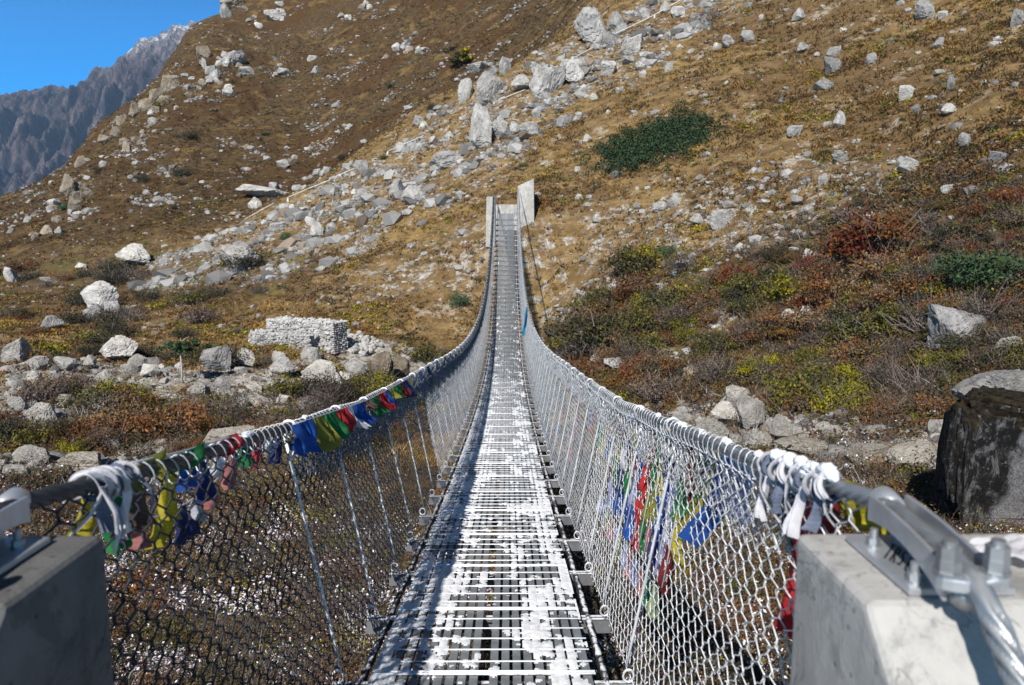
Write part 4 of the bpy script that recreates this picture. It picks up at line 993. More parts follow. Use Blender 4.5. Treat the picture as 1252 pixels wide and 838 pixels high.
# hangers
hang = []
for i in range(2, NU+1):
    for sx in (-1, 1):
        y = YB[i]; zb = float(deckz(y)); zt = float(railz(y)); P = []
        mb = MB(); jx = random.uniform(-.01, .01); jy = random.uniform(-.04, .04)
        t = np.linspace(0, 1, 8 if y < 12 else 4)
        pts = np.stack([sx*(.635+(RX+.022-.635)*t), y+jy*t, zb+.05+(zt-.03-zb-.05)*t], -1)
        sd = 6 if y < 12 else 4
        mb.tube(pts-BO, .0065, sd)
        th = np.linspace(0, 2*math.pi, 13 if y < 14 else 7)
        if y < 14: mb.tube(np.stack([sx*.645+.024*np.sin(th), np.full_like(th, y), zb+.004+.03*np.cos(th)], -1)-BO, .0055, sd, False)     # bottom ring
        th = np.linspace(-.3, 4.2, 12 if y < 14 else 6)
        mb.tube(np.stack([sx*(RX)+sx*.028*np.cos(th), np.full_like(th, y+jy), zt+.028*np.sin(th)], -1)-BO, .0065, sd, False)      # loop over rail
        th = np.linspace(0, 4.6, 9 if y < 14 else 5)
        mb.tube(np.stack([sx*(RX-.01)-sx*.0*th, y+jy+.032*np.sin(th), zt-.09+.04*np.cos(th)], -1)-BO, .0055, sd, False)          # tail loop
        hang.append(mb)
for i_, m_ in enumerate(hang[:98]): bpart('hanger', m_.mesh('hanger', True), M['hanger'] if i_ % 2 == 0 else M['wire'])
rest = MB()
for m_ in hang[98:]:
    for V, F in zip(m_.V, m_.F4): rest.V.append(V); rest.F4.append(F-0+0); 
# offsets already local to each builder: rebuild with running totals
rest2 = MB()
for m_ in hang[98:]:
    k = 0
    Vall = np.concatenate(m_.V); Fall = np.concatenate(m_.F4); rest2.add(Vall, Fall)
o = bpart('far_hangers', rest2.mesh('far_hangers', True), M['hanger']); o['kind'] = 'stuff'

# chain link sides
def side_pt(sx, y, v, out=0.0):
    zb = deckz(y)-.035; zt = railz(y)-.01
    bulge = .03*np.sin(v*math.pi)
    return np.stack([sx*(.655+(RX+.012-.655)*v+bulge+out), y+0*v, zb+(zt-zb)*v], -1)
def chain(sx, y0, y1, cw, nz, rad, sides, fine, v0=0., v1=1., out=0., slump=0., seed=1):
    cols = np.arange(y0, y1, cw/2); n = len(cols); r = np.random.default_rng(seed)
    per = 3 if fine else 1
    v = []; zig = []; lat = []
    for k in range(nz+1):
        for q in ((-1, 0, 1) if fine else (0,)):
            v.append((k+q*.26)/nz); zig.append(0 if k % 2 == 0 else 1); lat.append(q*.5)
    v = np.array(v); zig = np.array(zig, float); lat = np.array(lat)
    sgn = np.where(np.arange(n) % 2 == 0, 1, -1)[:, None]
    zz = np.where((np.arange(n) % 2 == 0)[:, None], zig[None], 1-zig[None])
    yy = cols[:, None]+zz*(cw/2)*1.06-.03*cw
    wob = .012*np.sin(cols*3.1)[:, None]*np.sin(v*6)[None]+r.normal(0, .002, yy.shape)
    vv = np.clip(v0+(v1-v0)*v, 0, 1.02)[None]+0*yy
    if slump: vv = vv-slump*np.abs(np.sin(cols*math.pi/DY+seed))[:, None]*.06
    P = side_pt(sx, yy+wob, vv, out)
    P[..., 0] += sx*lat[None]*sgn*.006*(1 if fine else 0)+r.normal(0, .0012, yy.shape)
    return tubes(P, rad, sides, (1, 0, 0))
def join(parts):
    Vs, Fs, k = [], [], 0
    for V, F in parts: Vs.append(V); Fs.append(F+k); k += len(V)
    return np.concatenate(Vs), np.concatenate(Fs)
for sx in (-1, 1):
    V, F = join([chain(sx, 1.43, 5.5, .092, 30, .0021 if sx > 0 else .0031, 5, True), chain(sx, 5.5, 8, .092, 30, .0023, 3, False)])
    bpart('chain_link_mesh', np_mesh('chain_link_mesh', V-BO, F, True), M['wire'] if sx > 0 else M['wireshade'])
    V, F = join([chain(sx, 8, 16, .092, 30, .0018, 3, False), chain(sx, 16, 49.3, .092, 30, .0015, 3, False)])
    bpart('chain_link_mesh', np_mesh('chain_link_mesh', V-BO, F, True), M['wire'])
    # surplus mesh folded over the handrail: a dense tangled strip
    parts = []
    for L in range(6 if sx < 0 else 3):
        a = (.80 if sx < 0 else .84)+.02*(L % 4); yb0 = 3.2 if sx < 0 else 1.75
        parts.append(chain(sx, yb0+L*.013, 49.0, .085, 7 if sx < 0 else 6, (.0026) if sx < 0 else .0021, 3, False, a, 1.0, -.012-.011*L if L % 2 else .012+.01*L, 1.0, L+2))
    V, F = join(parts)
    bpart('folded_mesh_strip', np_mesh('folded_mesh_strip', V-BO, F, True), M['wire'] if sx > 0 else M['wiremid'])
    # lacing wire spiralling round the handrail
    yl = dens(1.55, 49.3, lambda y: .0045 if y < 6 else (.011 if y < 20 else .022))
    pit = .065; th = yl/pit*2*math.pi+1.3*fbm(yl*3.1, yl*0+sx, 3)*2; sl = np.sin(yl*5.3)*.004
    P = np.stack([sx*RX+.026*np.sin(th), yl, railz(yl)-.012+.04*np.cos(th)+sl], -1)
    V, F = tubes((P-BO)[None], .0021, 4, (.2, .3, .9))
    bpart('lacing_wire', np_mesh('lacing_wire', V, F, True), M['wire'])

# snow on the deck
def deck_snow():
    us = np.linspace(-.5, .5, 101)
    ys = dens(2.2, 41, lambda y: .012 if y < 7 else (.022 if y < 14 else (.05 if y < 25 else .12)))
    U, Y = np.meshgrid(us, ys)
    big = fbm(U*5+3, Y*1.5, 3); med = fbm(U*11, Y*8+9, 4); fine = fbm(U*34, Y*34, 3)
    amt = np.interp(ys, [2, 5, 8, 12, 20, 27, 34, 41], [.2, .21, .17, .07, -.02, -.14, -.36, -.6])[:, None]
    lat = .42*np.exp(-((U+.30)/.13)**2)+.36*np.exp(-((U-.26)/.12)**2)+.5*np.exp(-((U+.47)/.07)**2)+.25*np.exp(-((U+.17)/.07)**2)-.15*np.exp(-((U-.02)/.07)**2)+.34*sstep(.3, .42, U)
    T = amt+lat*.8+big*.9+med*.7+fine*.3-.5
    # bars / gaps
    au = np.abs(U)-.018; ph = (au/pitch) % 1.0; dg = np.abs(ph-.5)*pitch
    ongap = sstep(.0165, .022, dg)
    T = T-ongap*.42+.12*(1-ongap)*sstep(.3, .4, np.abs(U))
    rodp = np.abs(((Y-Y0-.02)/(DY/6)+.5) % 1-.5)*(DY/6)
    thick = np.clip(T, -.2, 1)*.05
    Z = .010*(1-np.exp(-np.clip(T, 0, 2)*4.5))*(.8+.45*fbm(U*26, Y*26+5, 3))
    keep = T > 0
    nu = len(us); q = (np.arange(len(ys)-1)[:, None]*nu+np.arange(nu-1)[None])
    k = keep[:-1, :-1].astype(int)+keep[1:, :-1]+keep[:-1, 1:]+keep[1:, 1:]
    i = q[k >= 2]
    yb = np.clip(((Y-Y0)//DY), 0, NU-1).astype(int); ya = YB[yb]; za = deckz(ya); zb = deckz(ya+DY); base = za+(zb-za)*(Y-ya)/DY
    V = np.stack([U, Y, base+.0015+np.maximum(Z, -.002)], -1).reshape(-1, 3)
    F = np.stack([i, i+1, i+nu+1, i+nu], -1)
    used = np.unique(F); mp = np.full(len(V), -1); mp[used] = np.arange(len(used))
    o = link('deck_snow', np_mesh('deck_snow', V[used], mp[F], True), M['snow']); tag(o, 'patchy frozen snow lying on the footbridge deck', 'snow', kind='stuff')
deck_snow()

# ------------------------------------------------------------------ near anchor pillars with cable saddles
def pillar(sx):
    side = 'left' if sx < 0 else 'right'
    lab = 'grey concrete anchor block at bottom left, its inner face in shade' if sx < 0 else 'sunlit concrete anchor block at bottom right with lettering on its steel plate'
    root = empty('concrete_anchor_block', (sx*.67, 1.37, -1.7), lab, 'anchor block'); O = np.array([sx*.67, 1.37, -1.7])
    TOP = -.553
    mb = MB(); poly = [(1.37, -1.75), (1.37, TOP), (1.085, TOP), (.35, TOP-.74), (.35, -1.75)]
    a, b = sorted((sx*.67, sx*1.5)); mb.prism([(y-O[1], z-O[2]) for y, z in poly], 'x', a-O[0], b-O[0])
    link('concrete_body', mb.mesh('concrete_body', False, .018, 3), M['concrete'] if sx > 0 else M['shadeconcrete'], root)
    sad = MB(); x0, x1 = .745, .915
    sad.box((min(sx*x0, sx*x1), 1.10, TOP+.002), (max(sx*x0, sx*x1), 1.322, TOP+.014))
    for y in np.linspace(1.1, 1.345, 2): pass
    V = sad.V; 
    me = MB()
    for v, f in zip(sad.V, sad.F4): me.add(v-O, f)
    S = link('cable_saddle', me.mesh('cable_saddle', False, .002, 1), M['plate'], root)
    # side plates with arched lower edge, trough and web
    xc = RX+.02
    def arch(y): return TOP+.02+.03*(1-((y-1.21)/.18)**2)
    ys = np.linspace(1.04, 1.35, 17)
    for dx in (-.034, .034):
        p = MB(); top = [(y, TOP+.087-.008*((y-1.22)/.18)**2) for y in ys[::-1]]
        low = [(y, max(arch(y), TOP+.02) if abs(y-1.21) < .18 else TOP+.03) for y in ys]
        xx = sx*(xc+dx); p.prism([(y-O[1], z-O[2]) for y, z in low+top], 'x', xx-.004-O[0], xx+.004-O[0])
        link('side_plate', p.mesh('side_plate', False, .0015, 1), M['plate'], S)
    p = MB()
    for i in range(16):
        y, y2 = ys[i], ys[i+1]; z, z2 = (max(arch(q), TOP+.03)+.004 for q in (y, y2))
        p.add(np.array([(sx*xc-.03, y, z), (sx*xc+.03, y, z), (sx*xc+.03, y2, z2), (sx*xc-.03, y2, z2), (sx*xc-.03, y, z+.006), (sx*xc+.03, y, z+.006), (sx*xc+.03, y2, z2+.006), (sx*xc-.03, y2, z2+.006)])-O, [(0,3,2,1),(4,5,6,7),(0,1,5,4),(1,2,6,5),(2,3,7,6),(3,0,4,7)])
    link('trough', p.mesh('trough'), M['plate'], S)
    p = MB(); web = [(1.12, TOP+.012), (1.31, TOP+.012)]+[(y, arch(y)+.003) for y in np.linspace(1.31, 1.12, 9)]
    p.prism([(y-O[1], z-O[2]) for y, z in web], 'x', sx*xc-.008-O[0], sx*xc+.008-O[0]); link('web_plate', p.mesh('web_plate'), M['plate'], S)
    # rounded bell mouth at the far end
    p = MB(); p.tube(np.array([(sx*xc, 1.32, -.487), (sx*xc, 1.36, -.487), (sx*xc, 1.375, -.488), (sx*xc, 1.385, -.49)])-O, np.array([.022, .0245, .026, .023]), 20, True, (1, 0, 0)); link('bell_ring', p.mesh('bell_ring', True), M['plate'], S)
    # anchor bolts with nuts
    for (bx, by) in ((.772, 1.272), (.768, 1.13), (.9, 1.275), (.9, 1.13)):
        p = MB(); c = np.array([sx*bx, by, TOP+.014])-O
        p.tube([c, c+[0, 0, .003]], .0135, 16); p.tube([c+[0, 0, .003], c+[0, 0, .015]], .011, 6); p.tube([c, c+[0, 0, .032]], .0068, 12)
        link('bolt', p.mesh('bolt', False), M['steel'], S)
    # clamp block with two large bolts at the near end
    p = MB(); c = np.array([sx*xc, 1.035, -.5])-O
    w = .056; poly = [(c[0]+w*math.cos(a)*(1.0), c[1]+.03*math.sin(a)) for a in np.linspace(0, 2*math.pi, 20)[:-1]]
    p.prism(poly, 'z', c[2]-.002, c[2]+.018); link('clamp_plate', p.mesh('clamp_plate', False, .003, 2), M['plate'], S)
    p = MB(); p.tube([c+[0, .004, -.03], c+[0, .0, -.001]], .026, 16); link('clamp_body', p.mesh('clamp_body', True), M['steel'], S)
    for dx in (-.036, .036):
        p = MB(); q = c+[dx, 0, .018]
        p.tube([q, q+[0, 0, .005]], .021, 18); p.tube([q+[0, 0, .005], q+[0, 0, .024]], .0185, 6); p.tube([q+[0, 0, .024], q+[0, 0, .043]], .0175, 6); p.tube([q, q+[0, 0, .052]], .0105, 14)
        link('clamp_bolt', p.mesh('clamp_bolt', False), M['steel'], S)
    for ch in S.children:
        for v in ch.data.vertices: v.co.x += sx*.12*(v.co.y+1.37-1.385)
        if ch.name.startswith('bolt'):
            for v in ch.data.vertices: v.co.x -= sx*.12*(v.co.y+1.37-1.385)
    return root, S, TOP, O
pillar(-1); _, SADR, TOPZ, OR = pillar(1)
def on_plane(px, py, z):
    d = ray(px, py); k = z/d[2]; return np.array([CX+k*d[0], k*d[1], z])
def writing():
    z = TOPZ+.0146; org = on_plane(1079, 681, z); ex = on_plane(1112, 699, z)-org; ey = on_plane(1088, 668, z)-org
    G = {'T': [[(0, 1), (.8, 1)], [(.4, 1), (.35, 0)]], 'R': [[(.1, 0), (.1, 1)], [(.1, 1), (.6, .95), (.65, .6), (.1, .5)], [(.25, .5), (.75, 0)]], 'S': [[(.7, .9), (.35, 1), (.1, .75), (.6, .4), (.5, .05), (.05, .1)]]}
    p = MB()
    for i, ch in enumerate('TRST'):
        for st in G[ch]:
            pts = np.array([org+ex*((i+u*.9)/4)+ey*v*1.25 for u, v in st])
            for a, b in zip(pts[:-1], pts[1:]):
                d = b-a; n = np.cross(d, (0, 0, 1)); n = n/np.linalg.norm(n)*.0016; e = d/np.linalg.norm(d)*.0008
                q = np.array([a-n-e, b-n+e, b+n+e, a+n-e]); p.add(np.concatenate([q, q+[0, 0, .0004]])-OR, [(0,3,2,1),(4,5,6,7),(0,1,5,4),(1,2,6,5),(2,3,7,6),(3,0,4,7)])
    link('marker_lettering', p.mesh('marker_lettering'), M['ink'], SADR)
writing()
ab = MB(); ab.box((-1.7, -3.4, -2.4), (1.7, 1.385-.02, 0.0)); 
o = link('bridge_abutment', ab.mesh('bridge_abutment', False, .03, 2), M['concrete'], None, (0, 0, -1.72)); tag(o, 'concrete bridge abutment under the two near anchor blocks', 'abutment')

# far abutment
def far_end():
    root = empty('far_abutment', (0, 49.8, 1.5), 'pale concrete abutment with two tall pillars at the far end of the bridge', 'abutment'); O = np.array([0, 49.8, 1.5])
    mb = MB(); mb.prism([(-1.38, -1.6), (-.74, -1.6), (-.74, 1.75), (-1.32, 1.72)], 'y', 0, 1.9); link('pillar', mb.mesh('pillar', False, .02, 2), M['farconcrete'], root)
    mb = MB(); V = []; 
    mb.prism([(.72, -1.4), (1.55, -1.2), (1.88, -.2), (1.84, 2.95), (.78, 2.45)], 'y', .35, 2.4); link('pillar', mb.mesh('pillar', False, .02, 2), M['farconcrete'], root)
    mb = MB(); mb.box((-.735, .15, -1.2), (.715, 2.2, 1.22)); link('landing_slab', mb.mesh('landing_slab', False, .02, 2), M['farconcrete'], root)
far_end()

# ------------------------------------------------------------------ prayer flags and scarves
def flag_me(w, h, seed, sway=(0, 0), amp=.02, taper=.0, crumple=.0, thick=0):
    r = np.random.default_rng(seed); n, m = 11, 13
    u = np.linspace(0, 1, n); v = np.linspace(0, 1, m); U, Vv = np.meshgrid(u, v)
    ph = r.uniform(0, 6, 4); f1 = r.uniform(1.0, 2.2)
    X = (U-.5)*w*(1-taper*Vv)+sway[0]*Vv**1.3*h+crumple*np.sin(Vv*9+ph[0]+U*4)*w*.15
    Yo = amp*np.sin(U*6.3*f1+ph[1]+Vv*2.2)*(.3+Vv)+sway[1]*Vv*h+.6*amp*np.sin(Vv*5+ph[2])*Vv
    Z = -Vv*h*(1-.08*np.sin(U*3.1))+.03*h*np.sin(U*7+ph[3])*Vv
    P = np.stack([Yo, X, Z], -1).reshape(-1, 3)       # along-bridge axis is local y
    i = (np.arange(m-1)[:, None]*n+np.arange(n-1)[None]).ravel()
    return np_mesh('flag', P, np.stack([i, i+1, i+n+1, i+n], -1), True)
FS = [0]
def flag_string(pts, flags, label, group=None, cord=True):
    """pts: polyline; flags: list of (t 0..1, w, h, colour, sway, extra-dict)"""
    pts = np.asarray(pts, float); root = empty('prayer_flag_string', pts[0], label, 'prayer flags', group)
    seg = np.concatenate([[0], np.cumsum(np.linalg.norm(np.diff(pts, axis=0), axis=1))]); L = seg[-1]
    at = lambda t: np.array([np.interp(t*L, seg, pts[:, k]) for k in range(3)])
    if cord:
        mb = MB(); mb.tube(pts-pts[0], .003, 5); link('cord', mb.mesh('cord', True), M['scarf'], root)
    for (t, w, h, c, sway, *ex) in flags:
        if 'left anchor block' in label or 'outside the left mesh' in label: h *= .58; w *= .8
        FS[0] += 1; p = at(t); q = at(min(1, t+.01)); d = q-p if np.linalg.norm(q-p) > 1e-6 else np.array([0, 1, 0])
        ex = ex[0] if ex else {}
        o = link('flag', flag_me(w, h, FS[0], sway, ex.get('amp', .022), ex.get('taper', .1), ex.get('crumple', 0)), M['c_'+c], root, p-pts[0])
        o.rotation_euler = (math.atan2(d[2], d[1])*.8 if abs(d[1]) > .01 else 0, 0, ex.get('rz', 0))
def railpath(sx, y0, y1, dx=0, dz=-.02, n=12):
    y = np.linspace(y0, y1, n); return np.stack([np.full(n, sx*RX+dx), y, railz(y)+dz], -1)
# left, the bright run over the handrail
cl = ['blue', 'olive', 'green', 'red', 'white', 'blue', 'brown', 'green', 'red', 'blue', 'olive', 'green', 'darkred', 'navy', 'paleyellow']
flag_string(railpath(-1, 2.98, 6.6, .04, .02, 14), [((i+.5)/15, .24 if c not in ('white', 'brown') else .14, [.3, .34, .3, .27, .26, .25, .12, .24, .25, .26, .16, .22, .25, .3, .36][i]*.52, c, (.35+.2*(i % 3), .15), {'amp': .045, 'crumple': .45}) for i, c in enumerate(cl)], 'bright row of blue, yellow, green and red prayer flags on the left handrail')
# left, near: faded flags hanging outside the mesh
flag_string(railpath(-1, 1.6, 3.25, -.07, -.04, 10), [(.06, .07, .18, 'yellow', (.1, 0), {'taper': -.3}), (.13, .12, .1, 'green', (0, 0)), (.2, .13, .22, 'brown', (0, 0)), (.3, .1, .26, 'yellow', (.1, 0)), (.38, .12, .13, 'blue', (0, 0)), (.45, .1, .24, 'navy', (.1, 0)), (.53, .1, .14, 'white', (0, 0)), (.6, .09, .24, 'pink', (0, 0)), (.68, .1, .13, 'green', (0, 0)), (.76, .09, .16, 'red', (0, 0)), (.84, .08, .1, 'white', (0, 0)), (.92, .08, .22, 'navy', (0, 0))], 'faded prayer flags hanging behind mesh next to the left anchor block')
y = np.linspace(1.8, 2.6, 12); flag_string(np.stack([np.full(12, -.93), y, railz(y)-.13-.05*np.sin((y-1.8)/.8*math.pi)], -1), [(.08, .1, .15, 'green', (0, 0)), (.25, .12, .13, 'pink', (0, 0)), (.42, .13, .16, 'yellow', (.1, 0)), (.58, .13, .2, 'navy', (.1, 0)), (.72, .06, .14, 'white', (0, 0)), (.86, .08, .14, 'pink', (0, 0))], 'lower sagging string of prayer flags outside the left mesh')
# short wraps on top of the left rail, near
flag_string(railpath(-1, 1.72, 2.5, .0, .03, 6), [(.15, .22, .05, 'olive', (0, .2)), (.5, .22, .05, 'green', (0, .2)), (.85, .14, .05, 'red', (0, .2))], 'prayer flags wound flat along top of the left handrail')
# right: long vertical strings behind the mesh
for i, (yy, cols, lab) in enumerate(((3.05, ['white', 'lilac', 'white', 'lilac'], 'whitish cloth string hanging nearest the big blue flag'), (3.2, ['navy', 'blue', 'blue', 'navy'], 'blue cloth string hanging behind the right mesh'), (3.33, ['yellow', 'yellow', 'olive', 'pink'], 'yellow cloth string hanging behind the right mesh'),
        (3.47, ['green', 'green', 'olive', 'green'], 'green cloth string hanging behind the right mesh'), (3.62, ['red', 'red', 'red', 'red'], 'red cloth string hanging behind the right mesh'), (3.85, ['lilac', 'blue', 'lilac', 'blue'], 'pale blue cloth string at far side of red cloth string'),
        (2.9, ['darkred', 'green', 'yellow', 'darkred'], 'dark red and green cloth string just beyond the big blue flag'), (4.05, ['yellow', 'red', 'green', 'blue'], 'yellow, red and green cloth string beyond the pale blue string'),
        (4.3, ['blue', 'white', 'navy', 'blue'], 'blue and white cloth string, second farthest of the upright strings'), (4.6, ['red', 'yellow', 'green', 'lilac'], 'red and yellow cloth string, farthest of the upright strings'))):
    z0 = float(railz(yy))-.05; x0 = RX+.03
    flag_string(np.array([(x0, yy, z0), (x0-.04, yy+.015, z0-.28), (x0-.1, yy, z0-.62)]), [(k*.24+.02, .13, .19, c, (random.uniform(-.2, .2), random.uniform(-.1, .1)), {'amp': .02, 'crumple': .4}) for k, c in enumerate(cols)], lab, None)
flag_string(railpath(1, 2.15, 2.8, .05, -.05, 6), [(.15, .14, .2, 'lilac', (.25, 0)), (.33, .16, .22, 'lilac', (.3, 0)), (.52, .15, .42, 'blue', (.62, -.1), {'amp': .035, 'crumple': .2}), (.7, .09, .42, 'yellow', (.55, -.08)), (.84, .16, .36, 'green', (.35, -.08)), (.97, .08, .3, 'darkred', (.2, -.05))], 'wide blue, green and lilac flags blown along right mesh near the anchor block')
flag_string(railpath(1, 1.62, 1.95, .06, -.04, 5), [(.25, .13, .42, 'darkred', (.05, -.05)), (.55, .14, .46, 'red', (.18, -.05), {'taper': .3}), (.85, .1, .18, 'navy', (.1, 0)), (.95, .09, .2, 'paleyellow', (0, 0))], 'large dark red flag hanging beside the right anchor block')
y = np.linspace(3.0, 5.2, 14); flag_string(np.stack([.76-.02*np.sin(y), y, deckz(y)+.43-.08*np.sin((y-3)/2.2*math.pi)], -1), [((i+.5)/12, .12, .15, c, (.1, -.02)) for i, c in enumerate(['palegreen', 'green', 'pink', 'lilac', 'pink', 'lilac', 'paleyellow', 'lilac', 'pink', 'paleyellow', 'lilac', 'white'])], 'pastel string of small flags low behind the right mesh')
y = np.linspace(4.1, 6.8, 14); flag_string(np.stack([.86+0*y, y, railz(y)-.2-.12*np.sin((y-4.1)/2.7*math.pi)], -1), [((i+.5)/12, .16, .2, c, (.2, -.02)) for i, c in enumerate(['blue', 'yellow', 'green', 'red', 'white', 'blue', 'yellow', 'green', 'olive', 'red', 'blue', 'yellow'])], 'string of bright flags behind upper half of the right mesh')
for yy, cols, lab in ((7.6, ['red', 'red', 'pink', 'red'], 'red cloth strip on the right mesh, the nearer of two'), (9.4, ['red', 'green', 'red', 'blue'], 'red and green cloth strip on right mesh, the farther of two')):
    z0 = float(railz(yy))-.15; flag_string(np.array([(RX+.03, yy, z0), (RX-.03, yy, z0-.5), (RX-.1, yy, z0-.8)]), [(k*.25, .1, .2, c, (0, 0), {'crumple': .3}) for k, c in enumerate(cols)], lab)
# far ones
flag_string(railpath(-1, 22, 26, .03, .0, 6), [(.05, .3, .4, 'yellow', (0, .1)), (.3, .25, .3, 'red', (0, .1)), (.5, .25, .4, 'olive', (0, .1)), (.8, .25, .35, 'paleyellow', (0, .1))], 'little yellow and red flags far along the left handrail')
flag_string(railpath(-1, 7.2, 12.5, .02, .02, 10), [(.05, .2, .3, 'lilac', (.2, .1)), (.2, .2, .25, 'navy', (.2, .1)), (.4, .2, .22, 'lilac', (.2, .1)), (.62, .2, .2, 'brown', (.2, .1)), (.8, .2, .2, 'pink', (.2, .1))], 'sparse faded flags on the left handrail beyond the bright row')
P = hit(690, 322); z0 = float(railz(43.5)); flag_string(np.array([(RX, 43.5, z0), ((RX+P[0])/2, (43.5+P[1])/2, (z0+P[2])/2-.35), (P[0], P[1], P[2]+.1)]), [((i+.5)/14, .24, .2, ['blue', 'white', 'red', 'lilac', 'yellow'][i % 5], (0, 0)) for i in range(14)], 'thin far flag string from the right handrail down to the slope')
def scarf(name, P, Wd, c, label, seed=1, snow=False):
    P = np.asarray(P, float); r = np.random.default_rng(seed); n = 40; seg = np.linspace(0, len(P)-1, n)
    C = np.stack([np.interp(seg, np.arange(len(P)), P[:, k]) for k in range(3)], -1)
    m = 9; th = np.linspace(-1.2, 1.2, m); V = []
    for i in range(n):
        w = Wd*(.7+.3*math.sin(i*.5+seed)); 
        for j in range(m): V.append(C[i]+np.array([.25*w*math.cos(th[j]*2.3+i*.3), w*math.sin(th[j])*.5, .22*w*math.sin(th[j]*3+i*.45)])+r.normal(0, .002, 3))
    V = np.array(V)-P[0]; i = (np.arange(n-1)[:, None]*m+np.arange(m-1)[None]).ravel()
    o = link(name, np_mesh(name, V, np.stack([i, i+1, i+m+1, i+m], -1), True), M[c], None, P[0]); tag(o, label, 'scarf'); return o
rz = lambda y: float(railz(y))
tag(link('scarf', flag_me(.75, 1.0, 71, (.15, -.12), .06, .5, .5), M['c_cyan'], None, (RX-.03, 26.0, rz(26)+.02)), 'bright cyan scarf tied far along the right handrail', 'scarf')
tag(link('scarf', flag_me(.4, .45, 72, (.15, .1), .05, .3, .3), M['c_orange'], None, (RX+.06, 25.0, rz(25)+.02)), 'orange cloth on right handrail beside the cyan scarf', 'scarf')
def knot(y0, sx, label, seed, yel=False):
    """several white silk scarves wound round and hanging from the handrail"""
    y = np.linspace(y0, y0+.22, 60); th = np.linspace(0, 2*math.pi*3, 60); z = railz(y)
    V, F = [], []
    root = empty('ceremonial_scarf', (sx*RX, y0, float(railz(y0))), label, 'scarf'); O = np.array([sx*RX, y0, float(railz(y0))])
    for j in range(3):
        q = np.linspace(0, 1, 110); ph = q*2*math.pi*(1.6+.5*j)+j*2; ww = (.02, .013, .017)[j]*(.7+.3*np.sin(q*9+j)); c_ = np.linspace(-1, 1, 9)
        yy_ = (y0+.03+.16*q+.02*np.sin(ph*.7+j))[:, None]+ww[:, None]*c_[None]*.5
        rad_ = .025+.004*j+.006*np.sin(c_[None]*5+q[:, None]*12+j)+.004*np.sin(c_[None]*9-q[:, None]*31)
        Vw = np.stack([sx*RX+rad_*np.sin(ph)[:, None], yy_, railz(yy_)+rad_*np.cos(ph)[:, None]], -1).reshape(-1, 3)-O
        i_ = (np.arange(109)[:, None]*9+np.arange(8)[None]).ravel()
        link('wrap', np_mesh('wrap', Vw, np.stack([i_, i_+1, i_+10, i_+9], -1), True), M['scarf'] if j != 1 else M['c_greyblue'], root)
    r = np.random.default_rng(seed)
    for k in range(5):
        yy = y0+r.uniform(0, .22); zz = float(railz(yy)); L = r.uniform(.06, .17); a = r.normal(0, .05, 3)
        t = MB(); pts = np.array([(sx*RX+sx*-.028, yy, zz), (sx*RX-sx*.04+a[0]*.5, yy+a[1]*.6, zz-L*.4), (sx*RX-sx*.02+a[0], yy+a[1], zz-L*.75), (sx*RX+a[0]*1.3, yy+a[1]*1.5, zz-L)])
        q = np.linspace(0, 3, 14); C = np.stack([np.interp(q, range(4), pts[:, j]) for j in range(3)], -1)
        n = len(C); w = r.uniform(.002, .007); A = np.array([r.uniform(-.5, .5), 1, 0]); A /= np.linalg.norm(A)
        Vt = np.concatenate([C-A*w*(1+.3*np.sin(q*2))[:, None], C+np.array([.006, 0, 0]), C+A*w*(1+.3*np.cos(q*2))[:, None]])-O
        i = np.arange(n-1); t.add(Vt, np.concatenate([np.stack([i, i+1, n+i+1, n+i], -1), np.stack([n+i, n+i+1, 2*n+i+1, 2*n+i], -1)]))
        link('tail', t.mesh('tail', True), M['scarf'] if k % 4 else M['c_greyblue'], root)
    for k in range(2):
        yy = y0+.05+.1*k; o_ = link('tail', flag_me(.025+.01*k, .1+.03*(k % 2), 900+seed*5+k, (.2-.2*k, -.1), .014, .25, .6), M['c_greyblue'] if k != 1 else M['scarf'], root, np.array([sx*RX-sx*.02, yy, float(railz(yy))-.015])-O)
    return root
knot(1.55, -1, 'white scarves knotted round left handrail next to its anchor block', 11)
knot(1.52, 1, 'snowy white scarves knotted round right handrail next to the saddle', 12)
knot(1.74, 1, 'second bundle of white scarves on the right handrail farther from saddle', 13)
def snow_blobs(pts, label, seed, group=None):
    r = np.random.default_rng(seed); mb = MB(); C0 = np.array(pts[0][:3])
    for (x, y_, z, s_) in pts:
        V = ICO[3][0]; V = V*(1+.3*noise3(V, 1.5, r.uniform(0, 50))[:, None]+.1*noise3(V, 4, r.uniform(0, 50))[:, None]); V = V*np.array([s_*.85, s_*1.35, s_*.75])
        if group:
            m1 = MB(); m1.add(V, F3=ICO[3][1]); tag(link('snow_clump', m1.mesh('snow_clump', True), M['snow'], None, (x, y_, z)), label, 'snow', group)
        else: mb.add(V+np.array([x, y_, z])-C0, F3=ICO[3][1])
    if not group: tag(link('snow_clump', mb.mesh('snow_clump', True), M['snow'], None, C0), label, 'snow')
snow_blobs([(RX-.005, yy, float(railz(yy))+.026+.012*math.sin(i*1.3), .017+.008*math.sin(i*3.1)+.004*math.sin(i*.9)) for i, yy in enumerate(np.linspace(1.55, 1.86, 22))], 'lumpy snow on the right handrail scarves near the saddle', 3)
snow_blobs([(RX, yy, float(railz(yy))+.022, .016) for yy in (2.02, 2.3, 2.34, 2.62, 2.9, 2.95, 3.4, 3.8)], 'small lump of snow clinging to the right handrail cable', 5, 'snow lumps on the right handrail')
snow_blobs([(-RX, yy, float(railz(yy))+.022, .017) for yy in (1.62, 1.66, 2.55, 2.58, 3.3)], 'small lump of snow on the left handrail cable', 6, 'snow lumps on the left handrail')
